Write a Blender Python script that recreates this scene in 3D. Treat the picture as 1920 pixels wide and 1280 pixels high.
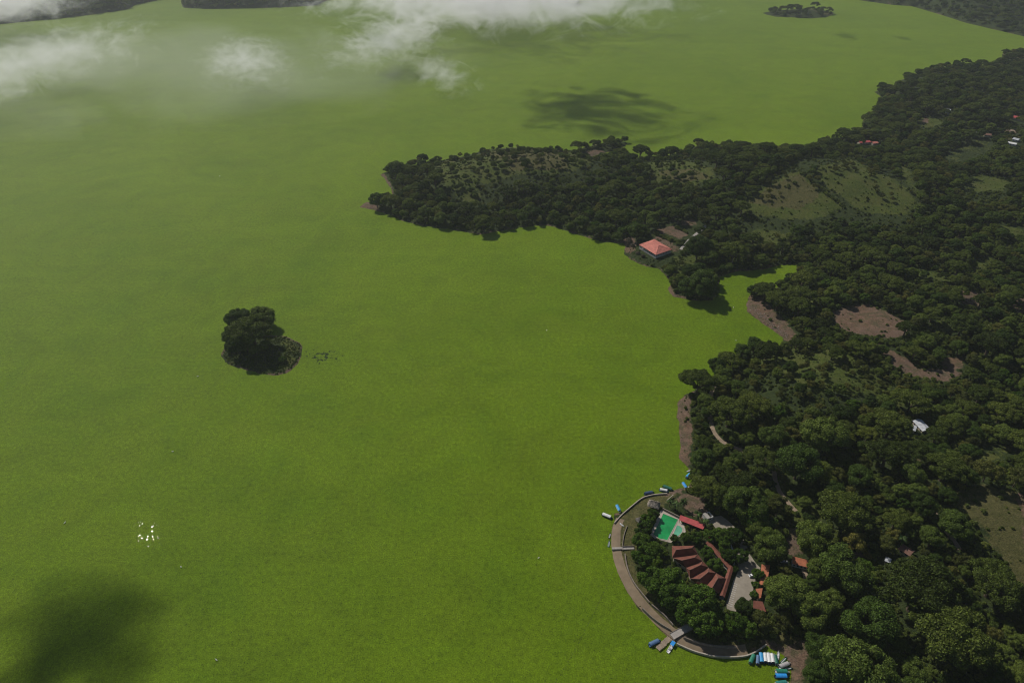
import bpy, bmesh, math, random
import numpy as np, time
_T0 = time.time()
from mathutils import Vector

R = math.radians
random.seed(7)
scene = bpy.context.scene
col = scene.collection
for o in list(bpy.data.objects):
    bpy.data.objects.remove(o)

# ------------------------------------------------------------------ camera
CAM_H, PITCH, FPX = 350.0, R(34.8), 1280.0
cam = bpy.data.cameras.new('camera')
cam.sensor_fit = 'HORIZONTAL'
cam.sensor_width = 36.0
cam.lens = 36.0 * FPX / 1920.0
cam.clip_start = 1.0
cam.clip_end = 30000.0
camo = bpy.data.objects.new('camera', cam)
camo.location = (0, 0, CAM_H)
camo.rotation_euler = (math.pi / 2 - PITCH, 0, 0)
col.objects.link(camo)
scene.camera = camo

# ------------------------------------------------------------------ sky, sun, exposure
SUN = Vector((-0.535, 0.661, 0.802)).normalized()          # direction towards the sun
sun_el = math.asin(SUN.z)
sun_az = math.atan2(SUN.x, SUN.y)
world = bpy.data.worlds.new('World')
scene.world = world
world.use_nodes = True
wn = world.node_tree.nodes
sky = wn.new('ShaderNodeTexSky')
sky.sky_type = 'NISHITA'
sky.sun_disc = False
sky.sun_elevation = sun_el
sky.sun_rotation = sun_az % (2 * math.pi)
sky.altitude = 400
wn['Background'].inputs['Strength'].default_value = 0.05
world.node_tree.links.new(sky.outputs[0], wn['Background'].inputs['Color'])
sun = bpy.data.lights.new('sun', 'SUN')
sun.energy = 3.5
sun.angle = R(0.5)
sun.color = (1.0, 0.95, 0.87)
suno = bpy.data.objects.new('sun', sun)
suno.rotation_euler = SUN.to_track_quat('Z', 'Y').to_euler()
suno.location = (0, 0, 900)
col.objects.link(suno)
vs = scene.view_settings
vs.view_transform = 'Standard'
vs.look = 'None'
vs.exposure = 0.0
vs.gamma = 1.0
vs.use_curve_mapping = False
cy = scene.cycles
cy.use_denoising = True
cy.max_bounces = 6
cy.diffuse_bounces = 2
cy.glossy_bounces = 2
cy.transmission_bounces = 2
cy.transparent_max_bounces = 24
cy.volume_bounces = 2
cy.volume_step_rate = 1.0
cy.volume_max_steps = 128
cy.sample_clamp_indirect = 4.0
cy.filter_width = 1.15
cy.use_adaptive_sampling = True
cy.adaptive_threshold = .018

# ------------------------------------------------------------------ geometry of the view -> places on the ground
sp, cp = math.sin(PITCH), math.cos(PITCH)


def P(px, py, z=0.0):
    """point of the place, at height z, that the photograph shows at pixel (px, py)"""
    u, w = (px - 960) / FPX, (640 - py) / FPX
    d = (u, cp + w * sp, -sp + w * cp)
    t = (z - CAM_H) / d[2]
    return Vector((d[0] * t, d[1] * t, z))


def to_px(x, y, z):
    x = np.asarray(x, float); y = np.asarray(y, float); z = np.asarray(z, float) - CAM_H
    dep = y * cp - z * sp
    up = y * sp + z * cp
    return 960 + FPX * x / dep, 640 - FPX * up / dep, dep


def mpp(py, z=0.0):
    """metres per photograph pixel at row py"""
    w = (640 - py) / FPX
    return (CAM_H - z) / (sp - w * cp) / FPX


# ------------------------------------------------------------------ shorelines
def W(pts):
    return [tuple(P(a, b)[:2]) for a, b in pts]


shore_main = W([(1481, 1280), (1484, 1262), (1481, 1245), (1472, 1230), (1455, 1218), (1446, 1218), (1437, 1207), (1420, 1220), (1402, 1229), (1382, 1231),
    (1339, 1230), (1299, 1220), (1269, 1206), (1255, 1196), (1240, 1183), (1229, 1172), (1212, 1150), (1203, 1147), (1194, 1139), (1190, 1130),
    (1177, 1111), (1164, 1087), (1156, 1066), (1149, 1042), (1146, 1020), (1146, 1002), (1148, 985), (1153, 975), (1149, 966), (1156, 959), (1166, 962),
    (1183, 948), (1205, 930), (1229, 925), (1251, 924), (1262, 919), (1278, 914), (1290, 914), (1297, 900), (1298, 890), (1288, 874), (1272, 858),
    (1276, 839), (1273, 806), (1269.5, 773), (1273, 751), (1284, 739), (1296, 735), (1318, 716), (1345, 704), (1368, 690), (1382, 666), (1398, 655),
    (1416, 653), (1440, 658), (1466, 650), (1470, 639), (1469, 634), (1432, 607), (1410, 591), (1401, 585), (1400, 573), (1405, 557), (1408, 548),
    (1425, 545), (1462, 537), (1468, 530), (1478, 520), (1494, 508), (1494, 497), (1478, 496), (1464, 497), (1440, 503), (1412, 507), (1384, 508),
    (1349, 518), (1346, 530), (1345, 552), (1333, 563), (1308, 564), (1282, 560), (1262, 556), (1253, 544), (1257, 532), (1254, 522), (1240, 510),
    (1235, 503), (1211, 500), (1185, 488), (1170, 476), (1173, 463), (1168, 456), (1140, 455), (1124, 452), (1082, 439.5), (1048, 428), (1023, 422.6), (997, 424),
    (950, 431), (899, 440), (857, 432), (795, 424), (753, 413), (722, 400), (697, 393), (673, 389), (685, 380), (700, 378), (736, 367), (733, 354),
    (722, 336), (712, 327), (726, 322), (745, 321), (762, 314), (800, 303), (840, 299), (880, 291), (910, 281), (950, 277), (1000, 277), (1050, 281), (1083, 282),
    (1092, 277), (1130, 269), (1172, 266), (1178, 271), (1160, 281), (1138, 286), (1127, 289), (1108, 293), (1118, 298), (1152, 297), (1200, 294),
    (1250, 292), (1272, 286), (1310, 273), (1385, 276), (1450, 281), (1500, 283), (1528, 275), (1546, 262), (1600, 254), (1617, 245), (1617, 226),
    (1642, 202), (1652, 182), (1640, 173), (1652, 166), (1684, 166), (1692, 159), (1683, 153), (1702, 146), (1740, 132), (1785, 124), (1850, 126), (1880, 114),
    (1878, 101), (1900, 98), (1925, 100), (1990, 97)])
shore_main += [(2600, 1760), (5200, 1760), (5200, -900), (260, -900), (190, -300), (140, -60), (118, 60), (132, 140)]
shore_far = W([(1990, 80), (1925, 70), (1860, 55), (1810, 43), (1770, 30), (1710, 12), (1670, 9), (1605, 0), (1500, -12), (1300, -13), (1000, -16), (640, -10), (606, 4),
    (595, 11), (475, 16), (400, 17), (345, 15), (341, 6), (350, -7), (322, -7), (300, 0), (250, 10), (245, 17), (200, 24), (125, 34), (0, 46), (-150, 58), (-500, 90)])
shore_far += [(-5000, 1700), (-10500, 2200), (-10500, 10500), (10500, 10500), (10500, 1800), (5200, 1800), (2600, 1800)]
shore_island = W([(414, 662), (415, 669), (422, 678), (439, 687.5), (466, 695), (492, 702), (514, 704), (533, 701), (549, 691), (563, 675), (569, 652), (561, 641), (546, 634),
    (530, 630), (500, 628), (455, 632), (425, 645)])
shore_islet = W([(1428, 25), (1440, 29), (1455, 32), (1520, 35), (1552, 33), (1566, 25), (1545, 21), (1500, 19), (1450, 20)])
shore_mist = W([(1042, 10), (1060, 14), (1092, 12), (1088, 7), (1046, 5)])
LANDS = [np.array(p) for p in (shore_main, shore_far, shore_island, shore_islet, shore_mist)]


def inside(poly, x, y):
    poly = np.asarray(poly)
    res = np.zeros(x.shape, bool)
    j = len(poly) - 1
    for i in range(len(poly)):
        xi, yi = poly[i]; xj, yj = poly[j]
        if yi != yj:
            c = ((yi > y) != (yj > y)) & (x < (xj - xi) * (y - yi) / (yj - yi) + xi)
            res ^= c
        j = i
    return res


def sdist(poly, x, y):
    """signed distance, positive inside"""
    poly = np.asarray(poly)
    d2 = np.full(x.shape, 1e18)
    for i in range(len(poly)):
        ax, ay = poly[i - 1]; bx, by = poly[i]
        ex, ey = bx - ax, by - ay
        L = ex * ex + ey * ey
        if L < 1e-9:
            continue
        t = np.clip(((x - ax) * ex + (y - ay) * ey) / L, 0, 1)
        d2 = np.minimum(d2, (x - ax - t * ex) ** 2 + (y - ay - t * ey) ** 2)
    d = np.sqrt(d2)
    return np.where(inside(poly, x, y), d, -d)


def shore_sd(x, y):
    x = np.asarray(x, float); y = np.asarray(y, float)
    s = np.full(x.shape, -1e9)
    for p in LANDS:
        s = np.maximum(s, sdist(p, x, y))
    # uneven natural bank
    wob = 0.9 * np.sin(x * .31 + 1.3 * np.sin(y * .11)) * np.sin(y * .27 + np.sin(x * .13)) + .5 * np.sin(x * .83 + y * .57)
    res = np.hypot(x - RES[0], y - RES[1])
    return s + wob * np.clip((res - 95) / 40, 0, 1)


RES = tuple(P(1320, 1060)[:2])
HILLS = [(P(1000, 335), 24, 135, 75), (P(800, 365), 10, 60, 45), (P(1490, 355), 30, 150, 95), (P(1490, 735), 12, 55, 60), (P(1760, 600), 9, 130, 90),
         (P(1880, 980), 13, 55, 55), (P(1850, 420), 14, 200, 120), (P(1640, 880), 8, 45, 60), (P(1750, 180), 14, 200, 180), (P(485, 655), 2.0, 18, 12),
         (P(1850, 10), 40, 500, 300), (P(470, -2), 40, 400, 250), (P(0, -2), 50, 700, 300), (P(1500, 20), 6, 90, 50)]


def Zg(x, y, sd=None):
    x = np.asarray(x, float); y = np.asarray(y, float)
    if sd is None:
        sd = shore_sd(x, y)
    land = np.maximum(sd, 0)
    z = 2.1 * (1 - np.exp(-land / 7.0))
    hill = np.zeros(x.shape)
    for c, h, sx, sy in HILLS:
        hill += h * np.exp(-((x - c.x) / sx) ** 2 - ((y - c.y) / sy) ** 2)
    bump = .7 * np.sin(x * .07 + np.sin(y * .05)) * np.sin(y * .083 + 1.1) + .35 * np.sin(x * .19 + 2) * np.sin(y * .16 + x * .04)
    flat = np.clip((np.hypot(x - RES[0], y - RES[1]) - 70) / 50, 0, 1)
    z += (hill + bump + 1.0) * (1 - np.exp(-(land / 40.0) ** 2)) * flat
    z = np.where(sd < 0, np.maximum(sd * .3, -4.0), z)
    return z


# ------------------------------------------------------------------ heights of the ground sheet
def line(a, b, step0, step1):
    out = [a]; s = step0
    while out[-1] < b:
        f = (out[-1] - a) / (b - a)
        out.append(out[-1] + step0 + (step1 - step0) * f)
    return out


xs = [-10400, -7000, -5000, -3800, -3000, -2500] + list(np.arange(-2200, -760, 15)) + list(np.arange(-760, -262, 8)) + list(np.arange(-262, 700, 3.0)) + line(700, 1900, 4, 26) + [2100, 2400, 2800, 3400, 4200, 5150, 7000, 10400]
ys = [-880, -600, -350, -150, -40, 60, 110] + list(np.arange(140, 700, 3.0)) + line(700, 1500, 4, 9) + line(1515, 3300, 10, 60) + [3500, 3900, 4500, 5500, 7000, 10400]
xs, ys = np.array(xs, float), np.array(sorted(ys), float)
gx, gy = np.meshgrid(xs, ys)
fx, fy = gx.ravel(), gy.ravel()
sdg = shore_sd(fx, fy)
zgd = Zg(fx, fy, sdg)


_Z = zgd.reshape(gx.shape)


def zg(x, y):
    """height of the ground sheet at (x, y)"""
    i = min(max(int(np.searchsorted(xs, x)) - 1, 0), len(xs) - 2)
    j = min(max(int(np.searchsorted(ys, y)) - 1, 0), len(ys) - 2)
    u = min(max((x - xs[i]) / (xs[i + 1] - xs[i]), 0), 1); v = min(max((y - ys[j]) / (ys[j + 1] - ys[j]), 0), 1)
    return float((_Z[j, i] * (1 - u) + _Z[j, i + 1] * u) * (1 - v) + (_Z[j + 1, i] * (1 - u) + _Z[j + 1, i + 1] * u) * v)


def Zs(x, y):
    return np.array([zg(a, b) for a, b in zip(np.ravel(x), np.ravel(y))])


def hit(px, py, above=0.0):
    z = 2.0
    for _ in range(7):
        p = P(px, py, z + above)
        z = zg(p.x, p.y)
    return Vector((p.x, p.y, z))


def hitpoly(pts):
    return np.array([tuple(hit(a, b)[:2]) for a, b in pts])


# ------------------------------------------------------------------ node helpers and materials
class NT:
    def __init__(self, name):
        self.m = bpy.data.materials.new(name)
        self.m.use_nodes = True
        self.n = self.m.node_tree.nodes
        self.l = self.m.node_tree.links
        self.b = self.n['Principled BSDF']
        self.out = self.n['Material Output']

    def add(self, t, **kw):
        n = self.n.new(t)
        for k, v in kw.items():
            setattr(n, k, v)
        return n

    def link(self, a, b):
        self.l.new(a, b)

    def noise(self, scale, detail=4, rough=.55, vec=None, dist=0.0):
        n = self.add('ShaderNodeTexNoise')
        n.inputs['Scale'].default_value = scale
        n.inputs['Detail'].default_value = detail
        n.inputs['Roughness'].default_value = rough
        n.inputs['Distortion'].default_value = dist
        self.link(vec if vec is not None else self.obj(), n.inputs['Vector'])
        return n.outputs['Fac']

    def obj(self):
        if not hasattr(self, '_tc'):
            self._tc = self.add('ShaderNodeTexCoord')
        return self._tc.outputs['Object']

    def pos(self):
        if not hasattr(self, '_g'):
            self._g = self.add('ShaderNodeNewGeometry')
        return self._g.outputs['Position']

    def ramp(self, fac, stops):
        n = self.add('ShaderNodeValToRGB')
        e = n.color_ramp.elements
        while len(e) < len(stops):
            e.new(0.5)
        for el, (p, c) in zip(e, stops):
            el.position = p
            el.color = (c[0], c[1], c[2], 1) if hasattr(c, '__len__') else (c, c, c, 1)
        self.link(fac, n.inputs[0])
        return n.outputs[0]

    def mix(self, fac, a, b, mode='MIX'):
        n = self.add('ShaderNodeMix', data_type='RGBA', blend_type=mode)
        for s, v in ((n.inputs[0], fac), (n.inputs[6], a), (n.inputs[7], b)):
            if isinstance(v, bpy.types.NodeSocket):
                self.link(v, s)
            elif hasattr(v, '__len__'):
                s.default_value = (*v[:3], 1)
            else:
                s.default_value = v
        return n.outputs[2]

    def math(self, op, a, b=0.0, clamp=False):
        n = self.add('ShaderNodeMath', operation=op, use_clamp=clamp)
        for s, v in zip(n.inputs, (a, b)):
            if isinstance(v, bpy.types.NodeSocket):
                self.link(v, s)
            else:
                s.default_value = v
        return n.outputs[0]

    def bump(self, h, strength=.5, dist=.1):
        n = self.add('ShaderNodeBump')
        n.inputs['Strength'].default_value = strength
        n.inputs['Distance'].default_value = dist
        self.link(h, n.inputs['Height'])
        self.link(n.outputs[0], self.b.inputs['Normal'])

    def base(self, c, rough=.8, spec=.25):
        if isinstance(c, bpy.types.NodeSocket):
            self.link(c, self.b.inputs['Base Color'])
        else:
            self.b.inputs['Base Color'].default_value = (*c, 1)
        self.b.inputs['Roughness'].default_value = rough
        self.b.inputs['Specular IOR Level'].default_value = spec
        return self.m


def weathered(name, c, var=.25, scale=.6, rough=.75, fine=6.0, spec=.25, metal=0.0):
    t = NT(name)
    n1 = t.noise(scale, 5)
    n2 = t.noise(fine, 3)
    dark = tuple(v * (1 - var) for v in c)
    lite = tuple(min(1, v * (1 + var)) for v in c)
    a = t.mix(t.ramp(n1, [(.3, 0), (.7, 1)]), dark, lite)
    a = t.mix(t.math('MULTIPLY', n2, .35), a, tuple(v * .55 for v in c))
    t.bump(n2, .3, .03)
    t.b.inputs['Metallic'].default_value = metal
    return t.base(a, rough, spec)


def leaf_mat(name, ca, cb, trans=.22):
    t = NT(name)
    oi = t.add('ShaderNodeObjectInfo')
    g = t.add('ShaderNodeNewGeometry')
    lo = tuple(v * .62 for v in ca)
    yl = (cb[0] * 1.32, cb[1] * 1.2, cb[2] * 1.1)
    c = t.ramp(oi.outputs['Random'], [(0, lo), (.3, ca), (.72, cb), (.93, cb), (1, yl)])
    r = t.ramp(g.outputs['Random Per Island'], [(0, .40), (.55, 1.0), (1, 1.75)])
    c = t.mix(1.0, c, r, 'MULTIPLY')
    t.base(c, .6, .1)
    tr = t.add('ShaderNodeBsdfTranslucent')
    t.link(t.mix(1.0, c, (1.15, 1.3, .55), 'MULTIPLY'), tr.inputs['Color'])
    ms = t.add('ShaderNodeMixShader')
    ms.inputs[0].default_value = trans
    t.link(t.b.outputs[0], ms.inputs[1])
    t.link(tr.outputs[0], ms.inputs[2])
    t.link(ms.outputs[0], t.out.inputs['Surface'])
    return t.m


def tile_mat(name, c, pitch=.45):
    """clay tile / corrugated sheet: rows of rounded ridges"""
    t = NT(name)
    n1 = t.noise(.35, 5)
    n2 = t.noise(3.0, 4)
    a = t.mix(t.ramp(n1, [(.3, 0), (.7, 1)]), tuple(v * .72 for v in c), tuple(min(1, v * 1.2) for v in c))
    a = t.mix(t.ramp(n2, [(.45, 0), (.75, .6)]), a, tuple(v * .4 for v in c))
    w = t.add('ShaderNodeTexWave', wave_type='BANDS', bands_direction='X')
    w.inputs['Scale'].default_value = 1 / pitch / 2
    w.inputs['Distortion'].default_value = .6
    t.link(t.obj(), w.inputs['Vector'])
    t.bump(w.outputs['Fac'], .5, .08)
    return t.base(a, .8, .2)


M = {}
M['bark'] = weathered('bark', (.11, .085, .06), .3, .8)
M['umbrella'] = leaf_mat('umbrella_leaf', (.064, .092, .015), (.104, .132, .022))
M['round'] = leaf_mat('round_leaf', (.060, .100, .016), (.118, .158, .028))
M['mango'] = leaf_mat('mango_leaf', (.062, .115, .013), (.088, .148, .018), .28)
M['loose'] = leaf_mat('loose_leaf', (.10, .115, .028), (.15, .15, .036), .3)
M['shrub'] = leaf_mat('shrub_leaf', (.078, .112, .020), (.130, .160, .036))
M['palm'] = leaf_mat('palm_leaf', (.055, .095, .022), (.07, .11, .03))
M['dryshrub'] = leaf_mat('dry_twig', (.13, .105, .075), (.17, .14, .10), .1)
M['tile'] = tile_mat('clay_tile', (.205, .075, .052))
M['tile_orange'] = tile_mat('orange_tile', (.48, .17, .09))
M['tile_brown'] = tile_mat('brown_tile', (.22, .12, .09))
M['red_sheet'] = tile_mat('red_sheet', (.50, .10, .10), .6)
M['pink_sheet'] = tile_mat('pink_sheet', (.62, .22, .17), .6)
M['zinc'] = tile_mat('zinc_sheet', (.55, .57, .60), .5)
M['zinc'].node_tree.nodes['Principled BSDF'].inputs['Roughness'].default_value = .45
M['white_wall'] = weathered('white_wall', (.70, .69, .66), .08)
M['cream_wall'] = weathered('cream_wall', (.55, .47, .36), .12)
M['dark_open'] = weathered('dark_opening', (.03, .032, .035), .1)
M['glass'] = NT('window_glass').base((.03, .04, .05), .12, .5)
M['concrete'] = weathered('concrete', (.36, .33, .30), .18)
M['coping'] = weathered('pool_coping', (.46, .40, .33), .15)
M['stone'] = weathered('stone', (.24, .20, .165), .25)
M['wood'] = weathered('wood_plank', (.34, .26, .19), .3)
M['wood_dark'] = weathered('wood_post', (.13, .10, .075), .3)
M['thatch'] = weathered('thatch', (.33, .28, .23), .45, 1.6, .95, 9.0)
M['thatch_old'] = weathered('old_thatch', (.17, .155, .14), .45, 1.6, .95, 9.0)
M['parking'] = weathered('cobbled_paving', (.31, .27, .215), .16, .25, .9, 2.2)
M['path'] = weathered('dirt_path', (.31, .235, .165), .2, .3, .95, 2.5)
M['prom'] = weathered('packed_earth', (.225, .170, .112), .22, .2, .95, 2.2)
M['paint'] = weathered('white_paint', (.72, .72, .70), .08)
for k, c in dict(white=(.78, .78, .76), sky=(.05, .34, .66), blue=(.06, .16, .36), navy=(.03, .06, .13), green=(.025, .21, .13), darkgreen=(.02, .13, .09),
                 brightblue=(.03, .30, .75), grey=(.42, .40, .40), teal=(.03, .20, .17), black=(.02, .02, .022), slate=(.09, .17, .31)).items():
    M['tarp_' + k] = weathered('tarp_' + k, c, .12, .7, .5, 4.0, .35)
M['car_paint'] = NT('car_paint').base((.8, .8, .8), .25, .5)
M['tyre'] = NT('tyre').base((.02, .02, .02), .8)
M['chrome'] = NT('lamp_lens').base((.6, .6, .62), .2, .6)

# pool water
for k, c in (('pool', (.02, .30, .085)), ('kidpool', (.14, .44, .27))):
    t = NT(k + '_water')
    n1 = t.noise(.12, 3, .5, None, .6)
    a = t.mix(t.ramp(n1, [(.35, 0), (.65, 1)]), tuple(v * .75 for v in c), tuple(v * 1.15 for v in c))
    t.bump(t.noise(1.2, 2), .12, .05)
    M[k] = t.base(a, .12, .5)

# lake covered by floating plants, thin open-water gaps between them
t = NT('lake_plants')
pos = t.pos()
n_big = t.noise(.0032, 4, .55, pos, .8)
n_mid = t.noise(.022, 5, .6, pos, .5)
n_fine = t.noise(.35, 3, .6, pos)
n_leaf = t.noise(1.3, 2, .6, pos)
c = t.mix(t.ramp(n_big, [(.32, 0), (.68, 1)]), (.086, .150, .0042), (.116, .186, .0056))
c = t.mix(t.ramp(n_mid, [(.4, 0), (.75, .45)]), c, (.130, .180, .009))
c = t.mix(t.ramp(n_mid, [(.22, .4), (.42, 0)]), c, (.066, .128, .0065))
n_swirl = t.noise(.016, 6, .64, pos, 2.6)
c = t.mix(1.0, c, t.ramp(n_swirl, [(.32, .88), (.5, 1.0), (.68, 1.10)]), 'MULTIPLY')
st = t.add('ShaderNodeMapping')
st.inputs['Rotation'].default_value = (0, 0, .6)
st.inputs['Scale'].default_value = (.004, .028, 1)
t.link(pos, st.inputs['Vector'])
c = t.mix(1.0, c, t.ramp(t.noise(1.0, 4, .6, st.outputs[0], 1.0), [(.3, .94), (.7, 1.05)]), 'MULTIPLY')
c = t.mix(1.0, c, t.ramp(n_fine, [(.28, .74), (.72, 1.24)]), 'MULTIPLY')
c = t.mix(1.0, c, t.ramp(n_leaf, [(.25, .52), (.75, 1.42)]), 'MULTIPLY')
t.base(c, .65, .03)
t.b.inputs['Sheen Weight'].default_value = .22
t.b.inputs['Sheen Roughness'].default_value = .45
t.b.inputs['Sheen Tint'].default_value = (.85, .95, .25, 1)
t.bump(n_leaf, .45, .2)
vor = t.add('ShaderNodeTexVoronoi')
vor.inputs['Scale'].default_value = 3.0
t.link(pos, vor.inputs['Vector'])
sep = t.add('ShaderNodeSeparateColor')
t.link(vor.outputs['Color'], sep.inputs[0])
gap = t.math('LESS_THAN', sep.outputs[0], .005)
# drifting gap in the plants beside the wooded island
ic = P(606, 668)
mp = t.add('ShaderNodeMapping')
mp.inputs['Location'].default_value = (-ic.x / 26, -ic.y / 20, 0)
mp.inputs['Scale'].default_value = (1 / 26, 1 / 20, 0)
t.link(pos, mp.inputs['Vector'])
ln = t.add('ShaderNodeVectorMath', operation='LENGTH')
t.link(mp.outputs[0], ln.inputs[0])
near = t.math('SUBTRACT', 1.0, ln.outputs['Value'], True)
patch = t.math('GREATER_THAN', t.math('ADD', t.math('MULTIPLY', near, .22), t.noise(.30, 4, .65, pos)), .70)
gap = t.math('MAXIMUM', gap, t.math('MULTIPLY', patch, t.math('GREATER_THAN', near, .02)))
wd = t.add('ShaderNodeBsdfDiffuse')
wd.inputs['Color'].default_value = (.030, .045, .020, 1)
wg = t.add('ShaderNodeBsdfGlossy', distribution='BECKMANN')
wg.inputs['Color'].default_value = (.005, .005, .005, 1)
wg.inputs['Roughness'].default_value = .064
wat = t.add('ShaderNodeAddShader')
t.link(wd.outputs[0], wat.inputs[0])
t.link(wg.outputs[0], wat.inputs[1])
ms = t.add('ShaderNodeMixShader')
t.link(gap, ms.inputs[0])
t.link(t.b.outputs[0], ms.inputs[1])
t.link(wat.outputs[0], ms.inputs[2])
t.link(ms.outputs[0], t.out.inputs['Surface'])
M['lake'] = t.m

# ground: undergrowth, pasture, dry grass, bare earth by the land-use mask
t = NT('ground_cover')
at = t.add('ShaderNodeAttribute', attribute_name='landuse')
sep = t.add('ShaderNodeSeparateColor')
t.link(at.outputs['Color'], sep.inputs[0])
pos = t.pos()
nA = t.noise(.045, 5, .6, pos, .4)
nB = t.noise(.28, 4, .65, pos)
nC = t.noise(1.1, 3, .6, pos)


def sharp(s):
    return t.math('MULTIPLY', t.math('ADD', t.math('SUBTRACT', s, .5), t.math('MULTIPLY', t.math('SUBTRACT', nB, .5), 1.1)), 3.0), s


def edge(s):
    q = t.math('ADD', s, t.math('MULTIPLY', t.math('SUBTRACT', nB, .5), .9))
    q = t.math('ADD', q, t.math('MULTIPLY', t.math('SUBTRACT', nA, .5), 1.3))
    return t.ramp(q, [(.42, 0), (.58, 1)])


under = t.mix(t.ramp(nB, [(.3, 0), (.7, 1)]), (.022, .034, .011), (.045, .060, .018))
grass = t.mix(t.ramp(nB, [(.35, 0), (.7, 1)]), (.044, .064, .013), (.086, .106, .022))
grass = t.mix(t.ramp(nA, [(.45, 0), (.7, .6)]), grass, (.100, .096, .030))
dry = t.mix(t.ramp(nB, [(.3, 0), (.7, 1)]), (.058, .062, .020), (.112, .100, .040))
dirt = t.mix(t.ramp(nB, [(.3, 0), (.7, 1)]), (.112, .068, .044), (.190, .124, .084))
dirt = t.mix(t.ramp(nA, [(.42, 0), (.7, .75)]), dirt, (.14, .102, .080))
dirt = t.mix(t.ramp(t.noise(.16, 5, .7, pos), [(.47, 0), (.62, .8)]), dirt, (.075, .072, .036))
c = t.mix(edge(sep.outputs[1]), under, grass)
c = t.mix(edge(sep.outputs[2]), c, dry)
c = t.mix(edge(sep.outputs[0]), c, dirt)
c = t.mix(1.0, c, t.ramp(nC, [(.28, .50), (.72, 1.40)]), 'MULTIPLY')
t.bump(nC, .8, .6)
M['ground'] = t.base(c, .95, .1)


# ------------------------------------------------------------------ object helpers
def tag(o, label=None, cat=None, group=None, kind=None):
    if label: o['label'] = label
    if cat: o['category'] = cat
    if group: o['group'] = group
    if kind: o['kind'] = kind
    return o


def empty(name, loc, rz=0.0, s=1.0):
    o = bpy.data.objects.new(name, None)
    o.empty_display_size = 1.0
    o.location = loc
    o.rotation_euler = (0, 0, rz)
    o.scale = (s, s, s)
    col.objects.link(o)
    return o


def meshobj(name, verts, faces, mat, parent=None, smooth=False):
    me = bpy.data.meshes.new(name)
    me.from_pydata([tuple(v) for v in verts], [], faces)
    me.validate()
    if smooth:
        me.polygons.foreach_set('use_smooth', [True] * len(me.polygons))
    me.update()
    return link(name, me, mat, parent)


def link(name, me, mat, parent=None):
    o = bpy.data.objects.new(name, me)
    if mat is not None:
        if not me.materials:
            me.materials.append(M[mat] if isinstance(mat, str) else mat)
    if parent is not None:
        o.parent = parent
    col.objects.link(o)
    return o


class MB:
    """collects simple solids into one mesh"""
    def __init__(self):
        self.v = []; self.f = []

    def add(self, verts, faces):
        b = len(self.v)
        self.v += [tuple(p) for p in verts]
        self.f += [tuple(i + b for i in f) for f in faces]
        return self

    def box(self, c, s, rz=0.0):
        cx, cy, cz = c; hx, hy, hz = s[0] / 2, s[1] / 2, s[2] / 2
        ca, sa = math.cos(rz), math.sin(rz)
        vs = []
        for z in (-hz, hz):
            for x, y in ((-hx, -hy), (hx, -hy), (hx, hy), (-hx, hy)):
                vs.append((cx + x * ca - y * sa, cy + x * sa + y * ca, cz + z))
        return self.add(vs, [(3, 2, 1, 0), (4, 5, 6, 7), (0, 1, 5, 4), (1, 2, 6, 5), (2, 3, 7, 6), (3, 0, 4, 7)])

    def prism(self, poly, z0, z1):
        n = len(poly)
        if sum(poly[i - 1][0] * poly[i][1] - poly[i][0] * poly[i - 1][1] for i in range(n)) < 0:
            poly = poly[::-1]
        vs = [(p[0], p[1], z0) for p in poly] + [(p[0], p[1], z1) for p in poly]
        fs = [tuple(range(n - 1, -1, -1)), tuple(range(n, 2 * n))]
        fs += [(i, (i + 1) % n, n + (i + 1) % n, n + i) for i in range(n)]
        return self.add(vs, fs)

    def tube(self, a, b, r0, r1, n=6):
        a, b = Vector(a), Vector(b)
        d = (b - a).normalized()
        u = d.orthogonal().normalized(); w = d.cross(u)
        vs = []
        for p, r in ((a, r0), (b, r1)):
            for i in range(n):
                t = 2 * math.pi * i / n
                vs.append(p + (u * math.cos(t) + w * math.sin(t)) * r)
        return self.add(vs, [(i, (i + 1) % n, n + (i + 1) % n, n + i) for i in range(n)] + [tuple(range(n - 1, -1, -1)), tuple(range(n, 2 * n))])

    def build(self, name, mat, parent=None, smooth=False):
        return meshobj(name, self.v, self.f, mat, parent, smooth)


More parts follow.
